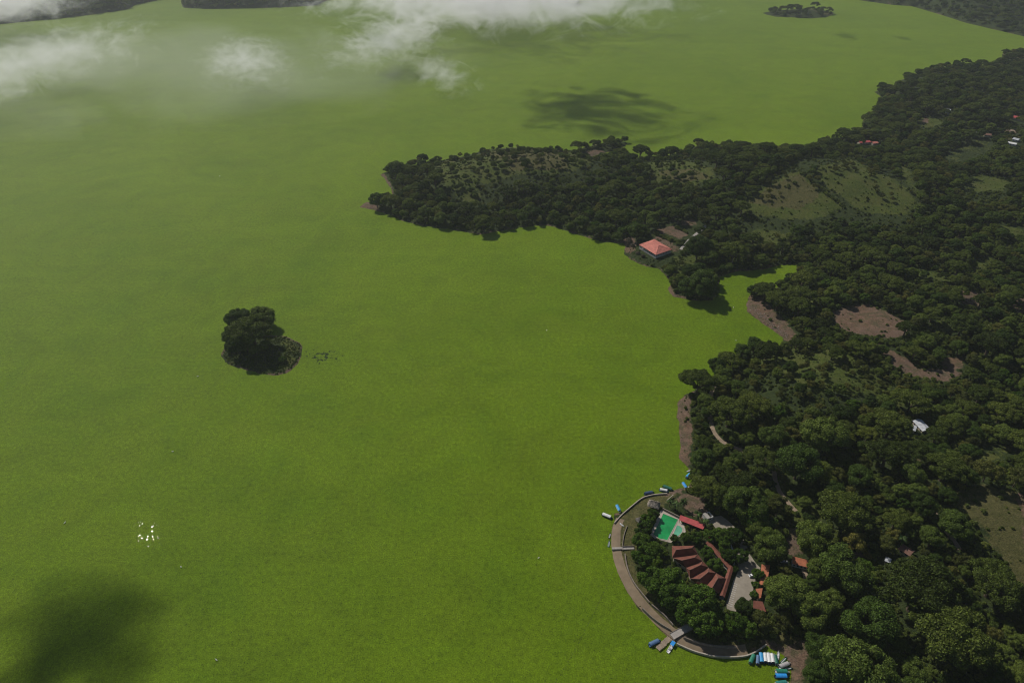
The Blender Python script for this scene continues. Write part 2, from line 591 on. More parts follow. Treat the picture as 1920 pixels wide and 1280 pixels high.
# ------------------------------------------------------------------ land-use polygons (places, read off the ground)
U = lambda pts: hitpoly(pts)
DIRT = [U(p) for p in [
    [(1560, 585), (1600, 570), (1625, 568), (1700, 605), (1706, 620), (1680, 632), (1640, 630), (1590, 622), (1566, 606)],
    [(1640, 640), (1665, 650), (1700, 672), (1720, 690), (1780, 692), (1810, 700), (1770, 716), (1710, 704), (1680, 690), (1660, 668)],
    [(1755, 668), (1810, 668), (1806, 690), (1770, 694)],
    [(1800, 540), (1835, 548), (1850, 560), (1830, 575), (1805, 570)],
    [(1711, 842), (1722, 840), (1728, 850), (1724, 862), (1718, 880), (1712, 868)],
    [(1484, 985), (1497, 990), (1499, 1010), (1505, 1030), (1490, 1040), (1476, 1030), (1472, 1005)],
    [(1478, 1218), (1490, 1205), (1512, 1203), (1514, 1225), (1508, 1245), (1508, 1285), (1505, 1330), (1470, 1340), (1482, 1280), (1484, 1250)],
    [(1272, 748), (1286, 738), (1294, 742), (1291, 775), (1299, 800), (1297, 840), (1293, 872), (1285, 874), (1268, 858), (1272, 838), (1266, 770)],
    [(1400, 575), (1408, 552), (1425, 556), (1460, 590), (1474, 606), (1490, 625), (1484, 640), (1470, 636), (1432, 607), (1403, 588)],
    [(1232, 430), (1262, 424), (1285, 438), (1288, 442), (1272, 447), (1252, 440), (1236, 436)],
    [(1270, 416), (1300, 411), (1308, 420), (1296, 424), (1280, 422)],
    [(1224, 447), (1240, 443), (1262, 458), (1276, 466), (1270, 474), (1258, 470)],
    [(1170, 448), (1185, 444), (1192, 455), (1192, 472), (1180, 478), (1168, 472)],
    [(1250, 552), (1256, 540), (1268, 552), (1290, 560), (1270, 566)],
    [(1286, 925), (1310, 935), (1325, 955), (1320, 975), (1290, 965), (1280, 945), (1270, 935)],
    [(672, 390), (684, 378), (702, 381), (716, 398), (755, 416), (745, 420), (700, 398)],
    [(712, 327), (722, 326), (730, 345), (738, 362), (732, 366)],
    [(1098, 284), (1118, 280), (1136, 285), (1110, 296)],
    [(1735, 215), (1742, 224), (1738, 232), (1730, 230)],
    [(1852, 238), (1920, 248), (1920, 252), (1850, 242)],
    [(1912, 920), (1925, 930), (1925, 1020), (1918, 990), (1912, 960)],
    [(1898, 556), (1925, 545), (1925, 592), (1910, 590), (1900, 575)],
    [(1590, 1030), (1615, 1040), (1620, 1052), (1600, 1046)],
]]
ISLE = U([(520, 640), (545, 636), (566, 652), (560, 674), (540, 695), (505, 700), (470, 692), (500, 680), (520, 660)])
GRASS = [U(p) for p in [
    [(1470, 660), (1530, 640), (1590, 655), (1640, 700), (1700, 735), (1740, 750), (1720, 770), (1650, 750), (1600, 735), (1540, 740), (1500, 720), (1460, 690), (1400, 680)],
    [(820, 305), (900, 290), (960, 270), (1020, 268), (1080, 290), (1110, 310), (1060, 330), (960, 330), (900, 350), (900, 385), (860, 375), (830, 345)],
    [(1195, 310), (1260, 292), (1330, 315), (1338, 335), (1290, 352), (1230, 345)],
    [(1375, 395), (1440, 345), (1500, 320), (1545, 360), (1580, 390), (1540, 410), (1470, 410)],
    [(1525, 325), (1590, 300), (1640, 320), (1690, 345), (1720, 380), (1700, 405), (1620, 400), (1590, 380)],
    [(1680, 310), (1706, 318), (1712, 345), (1730, 355), (1716, 360), (1692, 338)],
    [(1800, 335), (1850, 325), (1900, 345), (1880, 360), (1830, 360)],
    [(1480, 985), (1486, 930), (1500, 900), (1530, 910), (1540, 960), (1520, 990), (1500, 1000)],
    [(1690, 500), (1740, 505), (1800, 520), (1790, 530), (1740, 522), (1700, 515)],
    [(1735, 580), (1790, 610), (1780, 622), (1745, 600)],
    [(1810, 490), (1860, 480), (1870, 495), (1830, 505)],
    [(1870, 420), (1920, 430), (1920, 450), (1880, 445)],
    [(1720, 220), (1760, 216), (1772, 232), (1748, 240), (1728, 238)],
    [(1478, 545), (1500, 540), (1530, 558), (1520, 572), (1490, 566)],
    [(1440, 870), (1460, 860), (1480, 890), (1482, 930), (1462, 920)],
    [(1390, 450), (1420, 425), (1470, 440), (1490, 465), (1450, 470)],
    [(1268, 480), (1310, 478), (1330, 495), (1300, 520), (1268, 508)],
    [(1870, 770), (1905, 775), (1905, 795), (1870, 790)],
]]
DRY = [U(p) for p in [
    [(1780, 935), (1840, 905), (1925, 930), (1925, 1125), (1900, 1090), (1880, 1050), (1850, 1010), (1835, 980), (1800, 960)],
    [(1405, 560), (1430, 560), (1470, 600), (1490, 632), (1470, 636), (1420, 596)],
    [(1153, 985), (1164, 965), (1205, 931), (1251, 925), (1262, 930), (1240, 955), (1215, 965), (1200, 990), (1192, 1020), (1200, 1080), (1226, 1120), (1260, 1150), (1300, 1185),
     (1360, 1200), (1437, 1207), (1420, 1219), (1380, 1228), (1300, 1217), (1240, 1182), (1205, 1142), (1165, 1082), (1148, 1020)],
    [(1445, 1210), (1470, 1190), (1500, 1200), (1480, 1235), (1456, 1219)],
    [(900, 290), (1010, 270), (1080, 295), (1060, 320), (960, 322)],
    [(1400, 380), (1450, 345), (1500, 325), (1540, 365), (1500, 395)],
    [(1230, 320), (1300, 315), (1330, 335), (1270, 345)],
    [(1256, 512), (1275, 520), (1290, 545), (1260, 550)],
    [(1860, 250), (1925, 256), (1925, 262), (1880, 262)],
    [(1440, 20), (1560, 33), (1566, 24), (1550, 22)],
    [(1878, 101), (1900, 97), (1930, 102), (1930, 108), (1890, 110)],
]]
CROP = U([(1767, 292), (1800, 275), (1830, 258), (1862, 262), (1858, 282), (1830, 295), (1800, 305), (1780, 302)])
CROP2 = U([(1825, 860), (1850, 838), (1890, 832), (1915, 840), (1880, 860), (1850, 868)])
RESORT_OPEN = [U(p) for p in [
    # terrace by the water, pool and deck, thatched shelters
    [(1146, 1020), (1150, 980), (1164, 963), (1205, 930), (1262, 918), (1285, 930), (1290, 960), (1325, 975), (1325, 992), (1285, 985), (1258, 1018), (1222, 1006), (1196, 985),
     (1186, 1020), (1186, 1060), (1210, 1110), (1250, 1150), (1290, 1170), (1300, 1195), (1370, 1210), (1440, 1200), (1437, 1210), (1380, 1234), (1300, 1222), (1240, 1185), (1160, 1080)],
    # lodge, walkway
    [(1258, 1020), (1305, 1018), (1325, 1010), (1345, 1018), (1380, 1058), (1374, 1075), (1356, 1122), (1335, 1112), (1290, 1075), (1256, 1045)],
    # car park and approach
    [(1366, 1095), (1385, 1060), (1372, 1035), (1390, 1030), (1420, 1055), (1425, 1075), (1410, 1125), (1380, 1148), (1362, 1138)],
    [(1325, 975), (1350, 966), (1385, 990), (1392, 1010), (1372, 1010), (1350, 990)],
    # stalls, white house, landing
    [(1408, 1055), (1446, 1056), (1440, 1100), (1432, 1150), (1408, 1140)],
    [(1470, 1040), (1520, 1040), (1520, 1085), (1476, 1075)],
    [(1440, 1205), (1476, 1195), (1512, 1203), (1510, 1300), (1500, 1340), (1460, 1340)],
]]

# ------------------------------------------------------------------ the ground sheet

def maskof(polys, soft=3.0):
    m = np.zeros(fx.shape)
    for p in polys:
        lo, hi = p.min(0) - 12, p.max(0) + 12
        k = (fx > lo[0]) & (fx < hi[0]) & (fy > lo[1]) & (fy < hi[1])
        if k.any():
            d = sdist(p, fx[k], fy[k])
            m[k] = np.maximum(m[k], np.clip(.5 + d / (2 * soft), 0, 1))
    return m


mud = np.clip((5.5 - sdg) / 4, 0, 1) * .52 * (sdg < 30)
rd, rg, rb = np.maximum(maskof(DIRT, 5), mud), maskof(GRASS, 10), maskof(DRY, 7)
rg = np.maximum(rg, .42 * maskof([CROP, CROP2]))
rg = np.maximum(rg, .5 * maskof([ISLE]))
nx, ny = len(xs), len(ys)
idx = np.arange(nx * ny).reshape(ny, nx)
quads = np.stack([idx[:-1, :-1], idx[:-1, 1:], idx[1:, 1:], idx[1:, :-1]], -1).reshape(-1, 4)
# leave out cells that lie deep under the lake
keep = (sdg[quads] > -40).any(1)
quads = quads[keep]
me = bpy.data.meshes.new('ground')
me.vertices.add(nx * ny)
me.vertices.foreach_set('co', np.stack([fx, fy, zgd], -1).ravel())
me.loops.add(len(quads) * 4)
me.loops.foreach_set('vertex_index', quads.ravel())
me.polygons.add(len(quads))
me.polygons.foreach_set('loop_start', np.arange(0, len(quads) * 4, 4))
me.polygons.foreach_set('use_smooth', np.ones(len(quads), bool))
att = me.attributes.new('landuse', 'FLOAT_COLOR', 'POINT')
att.data.foreach_set('color', np.stack([rd, rg, rb, np.ones_like(rd)], -1).ravel())
me.update(calc_edges=True)
bmx = bmesh.new(); bmx.from_mesh(me)
bmesh.ops.delete(bmx, geom=[v for v in bmx.verts if not v.link_faces], context='VERTS')
bmx.to_mesh(me); bmx.free()
ground = link('ground', me, 'ground')
tag(ground, kind='structure')

lake = meshobj('lake', [(-10000, -880, 0), (10000, -880, 0), (10000, 3300, 0), (-10000, 3300, 0)], [(0, 1, 2, 3)], 'lake')
tag(lake, kind='structure')


# ------------------------------------------------------------------ flat strips: paths, promenade, car park
def resample(pts, step):
    out = [np.array(pts[0], float)]
    for a, b in zip(pts[:-1], pts[1:]):
        a, b = np.array(a, float), np.array(b, float)
        n = max(1, int(np.linalg.norm(b - a) / step))
        for i in range(1, n + 1):
            out.append(a + (b - a) * i / n)
    return np.array(out)


def smooth_line(p, it=3):
    p = p.copy()
    for _ in range(it):
        p[1:-1] = (p[:-2] + 2 * p[1:-1] + p[2:]) / 4
    return p


def strip(name, px, width, mat, lift=.14, jitter=.25, kind='structure'):
    pts = smooth_line(resample([tuple(hit(a, b)[:2]) for a, b in px], 3.0), 4)
    tn = np.gradient(pts, axis=0)
    tn /= np.linalg.norm(tn, axis=1)[:, None] + 1e-9
    nr = np.stack([-tn[:, 1], tn[:, 0]], -1)
    rg_ = np.random.RandomState(len(px))
    cols = []
    for k in (-1, -.33, .33, 1):
        w = width / 2 * k * (1 + jitter * (rg_.rand(len(pts)) - .5) * (abs(k) > .5))
        q = pts + nr * np.asarray(w)[:, None]
        cols.append(np.stack([q[:, 0], q[:, 1], Zs(q[:, 0], q[:, 1]) + lift * (1 if abs(k) < .5 else .55)], -1))
    V = np.stack(cols, 1).reshape(-1, 3)
    F = [(4 * i + j, 4 * i + j + 1, 4 * i + j + 5, 4 * i + j + 4) for i in range(len(pts) - 1) for j in range(3)]
    return tag(meshobj(name, V, [f[::-1] for f in F], mat, None, True), kind=kind)


def slab(name, px, mat, z0, z1, parent=None):
    poly = [tuple(P(a, b, z1)[:2]) for a, b in px]
    return MB().prism(poly, z0, z1).build(name, mat, parent)


path_lake = strip('dirt_path', [(1340, 722), (1332, 738), (1329, 760), (1332, 785), (1336, 808), (1350, 826), (1372, 838), (1394, 845), (1412, 850), (1437, 858), (1449, 868), (1452, 890), (1456, 912),
                                (1464, 926), (1480, 945), (1492, 958)], 3.2, 'path')
path_hill = strip('dirt_path', [(1735, 930), (1745, 945), (1760, 978), (1775, 998), (1790, 1012), (1800, 1030)], 2.6, 'path')
path_pav = strip('concrete_path', [(1276, 468), (1282, 462), (1290, 452), (1297, 445), (1310, 435), (1324, 423)], 3.4, 'concrete', .22, .03)
road_vill = strip('dirt_road', [(1848, 236), (1870, 241), (1900, 245), (1935, 252)], 7.0, 'path', .3)
ramp_road = strip('dirt_path', [(1506, 1060), (1510, 1078), (1514, 1095)], 3.0, 'path')

GZ = 2.1                                            # level of the resort's ground
car_park = tag(slab('car_park', [(1363, 1142), (1362, 1130), (1375, 1088), (1386, 1066), (1384, 1058), (1372, 1040), (1390, 1031), (1404, 1036), (1418, 1056), (1426, 1064), (1420, 1076), (1413, 1100), (1409, 1122),
                                 (1396, 1130), (1382, 1146)], 'parking', GZ - .5, GZ + .14), kind='structure')
approach = tag(slab('paved_road', [(1330, 986), (1326, 976), (1340, 968), (1352, 966), (1368, 978), (1378, 988), (1388, 996), (1394, 1010), (1402, 1028), (1404, 1035.5), (1390, 1030), (1382, 1018), (1368, 1004), (1350, 995)],
                    'parking', GZ - .5, GZ + .13), kind='structure')
# painted bay lines
for i in range(12):
    a = P(1374 + (1364 - 1374) * i / 11 + .8, 1092 + (1134 - 1092) * i / 11, GZ + .15)
    b = P(1382 + (1373 - 1382) * i / 11 + .8, 1095 + (1137 - 1095) * i / 11, GZ + .15)
    d = (b - a)
    o = MB().box(((a.x + b.x) / 2, (a.y + b.y) / 2, GZ + .15), (d.length * .9, .14, .012), math.atan2(d.y, d.x)).build('bay_line', 'paint', car_park)

prom = tag(strip('promenade', [(1163, 972), (1156, 985), (1154, 1002), (1154, 1022), (1158, 1045), (1166, 1070), (1178, 1095), (1194, 1120), (1207, 1136), (1226, 1156), (1246, 1174), (1268, 1192), (1290, 1206), (1320, 1216),
                               (1360, 1221), (1400, 1217)], 5.6, 'prom', .12, .12), kind='structure')

pool_deck = tag(slab('pool_deck', [(1239, 956), (1247, 957), (1275, 969), (1277, 978), (1284, 986), (1286, 996), (1279, 1003), (1268, 1008), (1258, 1017), (1243, 1013), (1228, 1009), (1219, 1001)], 'coping', GZ - .5, GZ + .22), kind='structure')


# ------------------------------------------------------------------ trees: shared crowns and trunks of each kind
def ico():
    bm = bmesh.new()
    bmesh.ops.create_icosphere(bm, subdivisions=2, radius=1.0)
    v = np.array([p.co[:] for p in bm.verts]); f = [tuple(q.index for q in g.verts) for g in bm.faces]
    bm.free()
    return v, f


ICO_V, ICO_F = ico()


def crown_mesh(kind, seed):
    rg = np.random.RandomState(seed)
    ph = rg.rand(4) * 6.28
    C, RR = [], []
    if kind == 'U':
        n, ls, nl = 70, .020, 13500
        for i in range(n):
            th = rg.rand() * 6.283
            irr = 1 + .13 * math.sin(2 * th + ph[0]) + .09 * math.sin(5 * th + ph[1])
            q = math.sqrt(rg.rand())
            rr = .41 * q * irr
            zt = .30 + .27 * math.sqrt(max(0, 1 - .92 * q * q)) + rg.uniform(-.05, .03)
            r = rg.uniform(.05, .105) * (1.1 - .25 * q)
            C.append((rr * math.cos(th), rr * math.sin(th), zt)); RR.append((r, r, r * rg.uniform(.5, .7)))
    elif kind == 'R':
        n, ls, nl = 60, .022, 12500
        for i in range(n):
            d = rg.normal(size=3); d /= np.linalg.norm(d); d[2] = d[2] * .9 + .12
            th = math.atan2(d[1], d[0]); irr = 1 + .14 * math.sin(2 * th + ph[0]) + .1 * math.sin(3 * th + ph[1]) + .08 * math.sin(4 * d[2] + ph[2])
            r = rg.uniform(.065, .145)
            C.append((d[0] * .36 * irr, d[1] * .36 * irr, .48 + d[2] * .27)); RR.append((r, r, r * rg.uniform(.75, .95)))
    elif kind == 'M':
        n, ls, nl = 76, .033, 8500
        for i in range(n):
            d = rg.normal(size=3); d /= np.linalg.norm(d); d[2] = d[2] * .9 + .1
            th = math.atan2(d[1], d[0]); irr = 1 + .16 * math.sin(3 * th + ph[0]) + .1 * math.sin(5 * th + ph[1])
            r = rg.uniform(.06, .12)
            C.append((d[0] * .39 * irr, d[1] * .39 * irr, .43 + d[2] * .27 + rg.uniform(-.03, .05))); RR.append((r, r, r * .85))
    elif kind == 'L':
        n, ls, nl = 34, .026, 6000
        for i in range(n):
            d = rg.normal(size=3); d /= np.linalg.norm(d)
            q = rg.uniform(.55, 1.0); r = rg.uniform(.06, .13)
            C.append((d[0] * .40 * q, d[1] * .40 * q, .60 + d[2] * .27 * q)); RR.append((r, r, r * .75))
    else:
        n, ls, nl = 18, .085, 1100
        for i in range(n):
            th = rg.rand() * 6.283; q = math.sqrt(rg.rand())
            r = rg.uniform(.11, .2)
            C.append((.36 * q * math.cos(th), .36 * q * math.sin(th), .12 + .25 * (1 - q * q) + rg.uniform(0, .12))); RR.append((r, r, r * .9))
    C, RR = np.array(C), np.array(RR)
    V, F = [], []
    # dense inside of each clump
    k = .80 if kind != 'L' else .6
    for c, r in zip(C, RR):
        b = len(V) * 0
        jit = 1 + .22 * (rg.rand(len(ICO_V), 1) - .5)
        V.append(c + ICO_V * r * k * jit)
    nb = len(ICO_V)
    faces = [tuple(i + q * nb for i in f) for q in range(len(C)) for f in ICO_F]
    V = np.concatenate(V)
    # leaf sprays over the clumps
    wts = (RR[:, 0] ** 2); wts /= wts.sum()
    li = rg.choice(len(C), size=int(nl * 1.7), p=wts)
    d = rg.normal(size=(len(li), 3)); d /= np.linalg.norm(d, axis=1)[:, None]
    d[:, 2] = np.where(d[:, 2] < -.35, -d[:, 2], d[:, 2])
    p = C[li] + d * RR[li] * rg.uniform(.82, 1.18, (len(li), 1))
    ok = np.ones(len(li), bool)
    for q in range(len(C)):
        ins = (((p - C[q]) / (RR[q] * .78)) ** 2).sum(1) < 1
        ok &= ~(ins & (li != q))
    p, d = p[ok][:nl], d[ok][:nl]
    nrm = d + rg.normal(size=d.shape) * .75
    nrm[:, 2] += .25
    nrm /= np.linalg.norm(nrm, axis=1)[:, None]
    t1 = np.cross(nrm, rg.normal(size=nrm.shape)); t1 /= np.linalg.norm(t1, axis=1)[:, None]
    t2 = np.cross(nrm, t1)
    s = ls * rg.uniform(.55, 1.25, (len(p), 1))
    a = .52
    quad = np.stack([p - t1 * s * .75, p - t2 * s * a + nrm * s * .12, p + t1 * s * .75, p + t2 * s * a + nrm * s * .12], 1).reshape(-1, 3)
    b = len(V)
    V = np.concatenate([V, quad])
    faces += [(b + 4 * i, b + 4 * i + 1, b + 4 * i + 2, b + 4 * i + 3) for i in range(len(p))]
    me = bpy.data.meshes.new('crown')
    me.from_pydata(V.tolist(), [], faces)
    sm = np.zeros(len(faces), bool); sm[:len(C) * len(ICO_F)] = True
    me.polygons.foreach_set('use_smooth', sm)
    me.update()
    return me, C


def trunk_mesh(kind, C, seed):
    rg = np.random.RandomState(seed)
    mb = MB()
    fork = {'U': .16, 'R': .2, 'M': .14, 'L': .26, 'S': .04}[kind]
    r = {'U': .032, 'R': .028, 'M': .03, 'L': .02, 'S': .02}[kind]
    mb.tube((0, 0, -.06), (.004, .003, .05), r * 1.5, r * 1.05, 8)
    mb.tube((.004, .003, .05), (.012, -.01, fork), r * 1.05, r * .85, 8)
    for i in rg.choice(len(C), size=min(9, len(C)), replace=False):
        c = C[i]
        mid = Vector((c[0] * .45, c[1] * .45, fork + (c[2] - fork) * .6))
        mb.tube((.012, -.01, fork - .01), mid, r * .6, r * .38, 6)
        mb.tube(mid, Vector(c), r * .38, r * .12, 5)
    me = bpy.data.meshes.new('trunk')
    me.from_pydata(mb.v, [], mb.f)
    me.materials.append(M['bark'])
    me.update()
    return me


def palm_meshes(seed):
    rg = np.random.RandomState(seed)
    V, F = [], []
    for k in range(22):
        th = rg.rand() * 6.283; el = rg.uniform(-.3, 1.2); L = rg.uniform(.38, .5)
        prev = None
        for s in range(7):
            f = s / 6
            rr = L * f * math.cos(el * (1 - .5 * f)); z = 1.0 + L * (math.sin(el) * f - .75 * f * f)
            w = .075 * math.sin(math.pi * min(1, .12 + f * .88)) + .006
            c = Vector((rr * math.cos(th), rr * math.sin(th), z)); sd = Vector((-math.sin(th), math.cos(th), 0))
            b = len(V)
            V += [tuple(c - sd * w - Vector((0, 0, w * .5))), tuple(c), tuple(c + sd * w - Vector((0, 0, w * .5)))]
            if prev is not None:
                F += [(prev, prev + 1, b + 1, b), (prev + 1, prev + 2, b + 2, b + 1)]
            prev = b
    me = bpy.data.meshes.new('fronds'); me.from_pydata(V, [], F); me.materials.append(M['palm']); me.update()
    mb = MB()
    pts = [Vector((.02 * math.sin(2.2 * f), .03 * f, -.05 + 1.05 * f)) for f in np.linspace(0, 1, 6)]
    for a, b, q in zip(pts[:-1], pts[1:], range(5)):
        mb.tube(a, b, .035 - .003 * q, .032 - .003 * q, 7)
    tm = bpy.data.meshes.new('trunk'); tm.from_pydata(mb.v, [], mb.f); tm.materials.append(M['bark']); tm.update()
    return me, tm


KINDS = {'U': ('umbrella', 4), 'R': ('round', 4), 'M': ('mango', 3), 'L': ('loose', 3), 'S': ('shrub', 3), 'D': ('dryshrub', 1)}
PROTO = {}
sd_ = 100
for k, (mname, n) in KINDS.items():
    PROTO[k] = []
    for i in range(n):
        sd_ += 1
        cm, C = crown_mesh('S' if k in 'SD' else k, sd_)
        cm.materials.append(M[mname])
        PROTO[k].append((cm, trunk_mesh('S' if k in 'SD' else k, C, sd_)))
PALM = [palm_meshes(5), palm_meshes(9)]
TOPF = {'U': .48, 'R': .5, 'M': .45, 'L': .6, 'S': .28, 'D': .28}      # middle of the crown, in crown widths above the base


# ------------------------------------------------------------------ hand-placed trees: crown centre and crown width as the photograph shows them
HAND = [
    # resort
    (1325, 912, 72, 'U', 'spreading tree overhanging the blue boats on the resort shore'),
    (1388, 905, 84, 'U', 'widest dark spreading tree behind the resort pool'),
    (1398, 945, 74, 'R', 'tall round tree between the paved road and the lakeside dirt path'),
    (1418, 966, 60, 'M', 'bright green leafy tree north of the paved resort road'),
    (1360, 930, 50, 'R', 'shaded round tree behind the small roofless white building'),
    (1462, 945, 50, 'L', 'thin grey-green tree beside the dirt path above the resort'),
    (1425, 990, 46, 'R', 'round tree at the bend of the paved resort road'),
    (1446, 1020, 66, 'R', 'big round tree between the car park and the white orange-roofed house'),
    (1216, 975, 28, 'M', 'leafy tree at the far corner of the swimming pool'),
    (1224, 963, 22, 'M', 'small leafy tree between the thatched shelter and the pool'),
    (1207, 992, 32, 'M', 'leafy tree on the lake side of the swimming pool'),
    (1204, 1012, 34, 'M', 'leafy tree below the small dark thatched hut'),
    (1224, 1030, 32, 'M', 'dense tree between the pool end and the red lodge roof'),
    (1240, 1034, 22, 'M', 'dense tree touching the first bay of the red lodge roof'),
    (1210, 1042, 44, 'M', 'dense tree above the promenade beside the concrete steps'),
    (1226, 1056, 36, 'M', 'dense tree in front of the second bay of the lodge roof'),
    (1226, 1086, 52, 'M', 'broad leafy tree overhanging the bend of the promenade'),
    (1253, 1094, 62, 'M', 'largest leafy tree in front of the middle of the lodge roof'),
    (1254, 1112, 54, 'M', 'leafy tree between the promenade and the lodge'),
    (1310, 1130, 70, 'M', 'large leafy tree at the lower end of the lodge roof'),
    (1338, 1146, 44, 'M', 'leafy tree between the lodge end and the car park'),
    (1322, 1166, 56, 'M', 'leafy tree above the curved lake wall'),
    (1290, 1146, 50, 'M', 'leafy tree shading the concrete boat ramp'),
    (1378, 1166, 42, 'M', 'leafy tree below the lower edge of the car park'),
    (1394, 1138, 36, 'R', 'round tree standing at the lower end of the car park'),
    (1432, 1160, 40, 'L', 'pale olive tree below the last red stall roof'),
    (1402, 1178, 34, 'M', 'shaded leafy tree between the car park and the lake wall'),
    (1476, 1112, 80, 'R', 'great round tree beside the red stall roofs'),
    (1285, 1007, 18, 'M', 'small leafy tree at the paddling pool'),
    (1306, 1007, 24, 'M', 'leafy tree behind the red metal pool roof'),
    (1330, 1004, 24, 'M', 'leafy tree at the end of the red metal pool roof'),
    (1352, 1003, 32, 'M', 'leafy tree beside the head of the covered walkway'),
    (1378, 1004, 32, 'M', 'leafy tree at the edge of the paved resort road'),
    (1358, 1020, 26, 'M', 'leafy tree beside the thin white wall'),
    (1265, 1009, 16, 'M', 'small round tree on the pool deck by the paddling pool'),
    (1327, 1036, 26, 'M', 'upper courtyard tree between the lodge and the covered walkway'),
    (1341, 1058, 28, 'M', 'middle courtyard tree between the lodge and the covered walkway'),
    (1360, 1073, 12, 'M', 'small bright courtyard bush at the walkway corner'),
    (1366, 1042, 28, 'M', 'leafy tree between the covered walkway and the car park'),
    (1389, 1041, 30, 'M', 'bright leafy tree at the top of the car park'),
    (1378, 1066, 14, 'M', 'small tree at the walkway wall by the car park'),
    (1421, 1076, 22, 'M', 'small tree beside the white car'),
    (1417, 1096, 15, 'M', 'small tree between the first two red stall roofs'),
    (1414, 1114, 16, 'M', 'small tree in front of the middle stall roof'),
    (1524, 1010, 70, 'R', 'large round tree right behind the white orange-roofed house'),
    (1534, 1066, 48, 'R', 'round tree at the gable of the white orange-roofed house'),
    (1522, 1142, 74, 'R', 'large round tree uphill of the boat landing'),
    (1540, 1215, 60, 'R', 'round tree at the upper end of the dirt boat landing'),
    (1538, 1262, 56, 'R', 'round tree beside the dirt boat landing at the picture edge'),
    (1590, 950, 104, 'U', 'huge domed tree in the dry meadow above the resort'),
    (1604, 1016, 48, 'L', 'yellow-green thin tree beside the huge domed tree'),
    (1585, 1072, 92, 'R', 'great round tree uphill of the white orange-roofed house'),
    (1732, 1096, 150, 'U', 'widest dark umbrella tree on the lower wooded slope'),
    (1870, 1085, 100, 'U', 'dark umbrella tree below the dry grass field'),
    (1636, 1167, 96, 'R', 'great round tree on the lower wooded slope'),
    (1795, 1180, 150, 'U', 'broad umbrella tree at the foot of the wooded slope'),
    (1612, 1252, 120, 'R', 'great round tree at the bottom edge of the wooded slope'),
    (1777, 872, 78, 'U', 'dark umbrella tree below the grey metal barn'),
    (1791, 985, 62, 'R', 'round tree beside the narrow hill path'),
    (1856, 878, 54, 'L', 'yellowish tree above the dry grass field'),
    (1911, 892, 46, 'L', 'yellow-green tree at the upper corner of the dry grass field'),
    # hillside north of the resort
    (1312, 709, 68, 'U', 'domed tree on the point above the bare earth bank'),
    (1345, 684, 34, 'R', 'dark round tree between two domed shore trees'),
    (1372, 672, 50, 'U', 'domed shore tree beside the white tent'),
    (1441, 652, 52, 'U', 'domed tree standing alone beside the bay mouth'),
    (1371, 768, 80, 'U', 'huge dark tree beside the lakeside dirt path'),
    (1319, 862, 48, 'R', 'round tree above the lower end of the bare bank'),
    (1548, 815, 80, 'R', 'large round tree on the grassy hillside'),
    (1450, 817, 50, 'R', 'round tree at the bend of the lakeside dirt path'),
    (1500, 867, 78, 'R', 'large round tree east of the lakeside dirt path'),
    (1483, 688, 28, 'R', 'lone grey-green tree on the open hillside'),
    (1518, 706, 26, 'R', 'second lone tree on the open hillside'),
    (1564, 656, 44, 'U', 'flat-topped tree at the head of the grassy hillside'),
    # bays and pavilion
    (1436, 541, 48, 'U', 'domed tree at the tip of the pebbly spit'),
    (1411, 545, 24, 'R', 'small round tree at the water on the pebbly spit'),
    (1195, 432, 34, 'R', 'round tree behind the pink-roofed pavilion'),
    (1318, 530, 56, 'R', 'large tree on the wooded tip below the pavilion'),
    (1290, 538, 40, 'R', 'tree at the water on the wooded tip below the pavilion'),
    (1330, 545, 34, 'R', 'tree shading the inlet from the wooded tip'),
    (1331, 482, 32, 'R', 'round tree between the pavilion and the inlet'),
    (1376, 466, 56, 'U', 'umbrella tree above the shaded side of the inlet'),
    (1310, 462, 48, 'R', 'large tree beside the concrete pavilion path'),
    (1506, 520, 50, 'U', 'domed tree at the head of the inlet'),
    # wooded island
    (470, 611, 88, 'U', 'huge spreading tree covering the small lake island'),
    (447, 596, 46, 'R', 'taller back tree of the small lake island'),
    (492, 596, 50, 'R', 'second back tree of the small lake island'),
    (436, 628, 38, 'R', 'shaded side tree of the small lake island'),
    (446, 644, 40, 'R', 'front tree on the small lake island'),
    (478, 655, 22, 'R', 'small front tree below the huge island tree'),
    (497, 646, 22, 'R', 'shaded small tree beside the island grass'),
    (529, 673, 14, 'M', 'small bright bush on the grassy side of the lake island'),
    (462, 648, 26, 'R', 'low tree in the shade of the huge island tree'),
    (430, 646, 22, 'R', 'low tree at the outer bank of the lake island'),
    # peninsula
    (706, 374, 30, 'R', 'lone round tree on the rocky tip of the peninsula'),
    (741, 316, 34, 'R', 'round tree at the far outer corner of the peninsula'),
]
trees = []          # (x, y, dia, kind, proto, rot, label or None)
for cx, cy_, dpx, k, lab in HAND:
    z = 2.0
    for _ in range(6):
        dia = dpx * mpp(cy_, z) * 1.04
        p = P(cx, cy_, z + TOPF[k] * dia)
        z = zg(p.x, p.y)
    trees.append([p.x, p.y, dia, k, random.randrange(KINDS[k][1]), random.uniform(0, 6.28), lab])


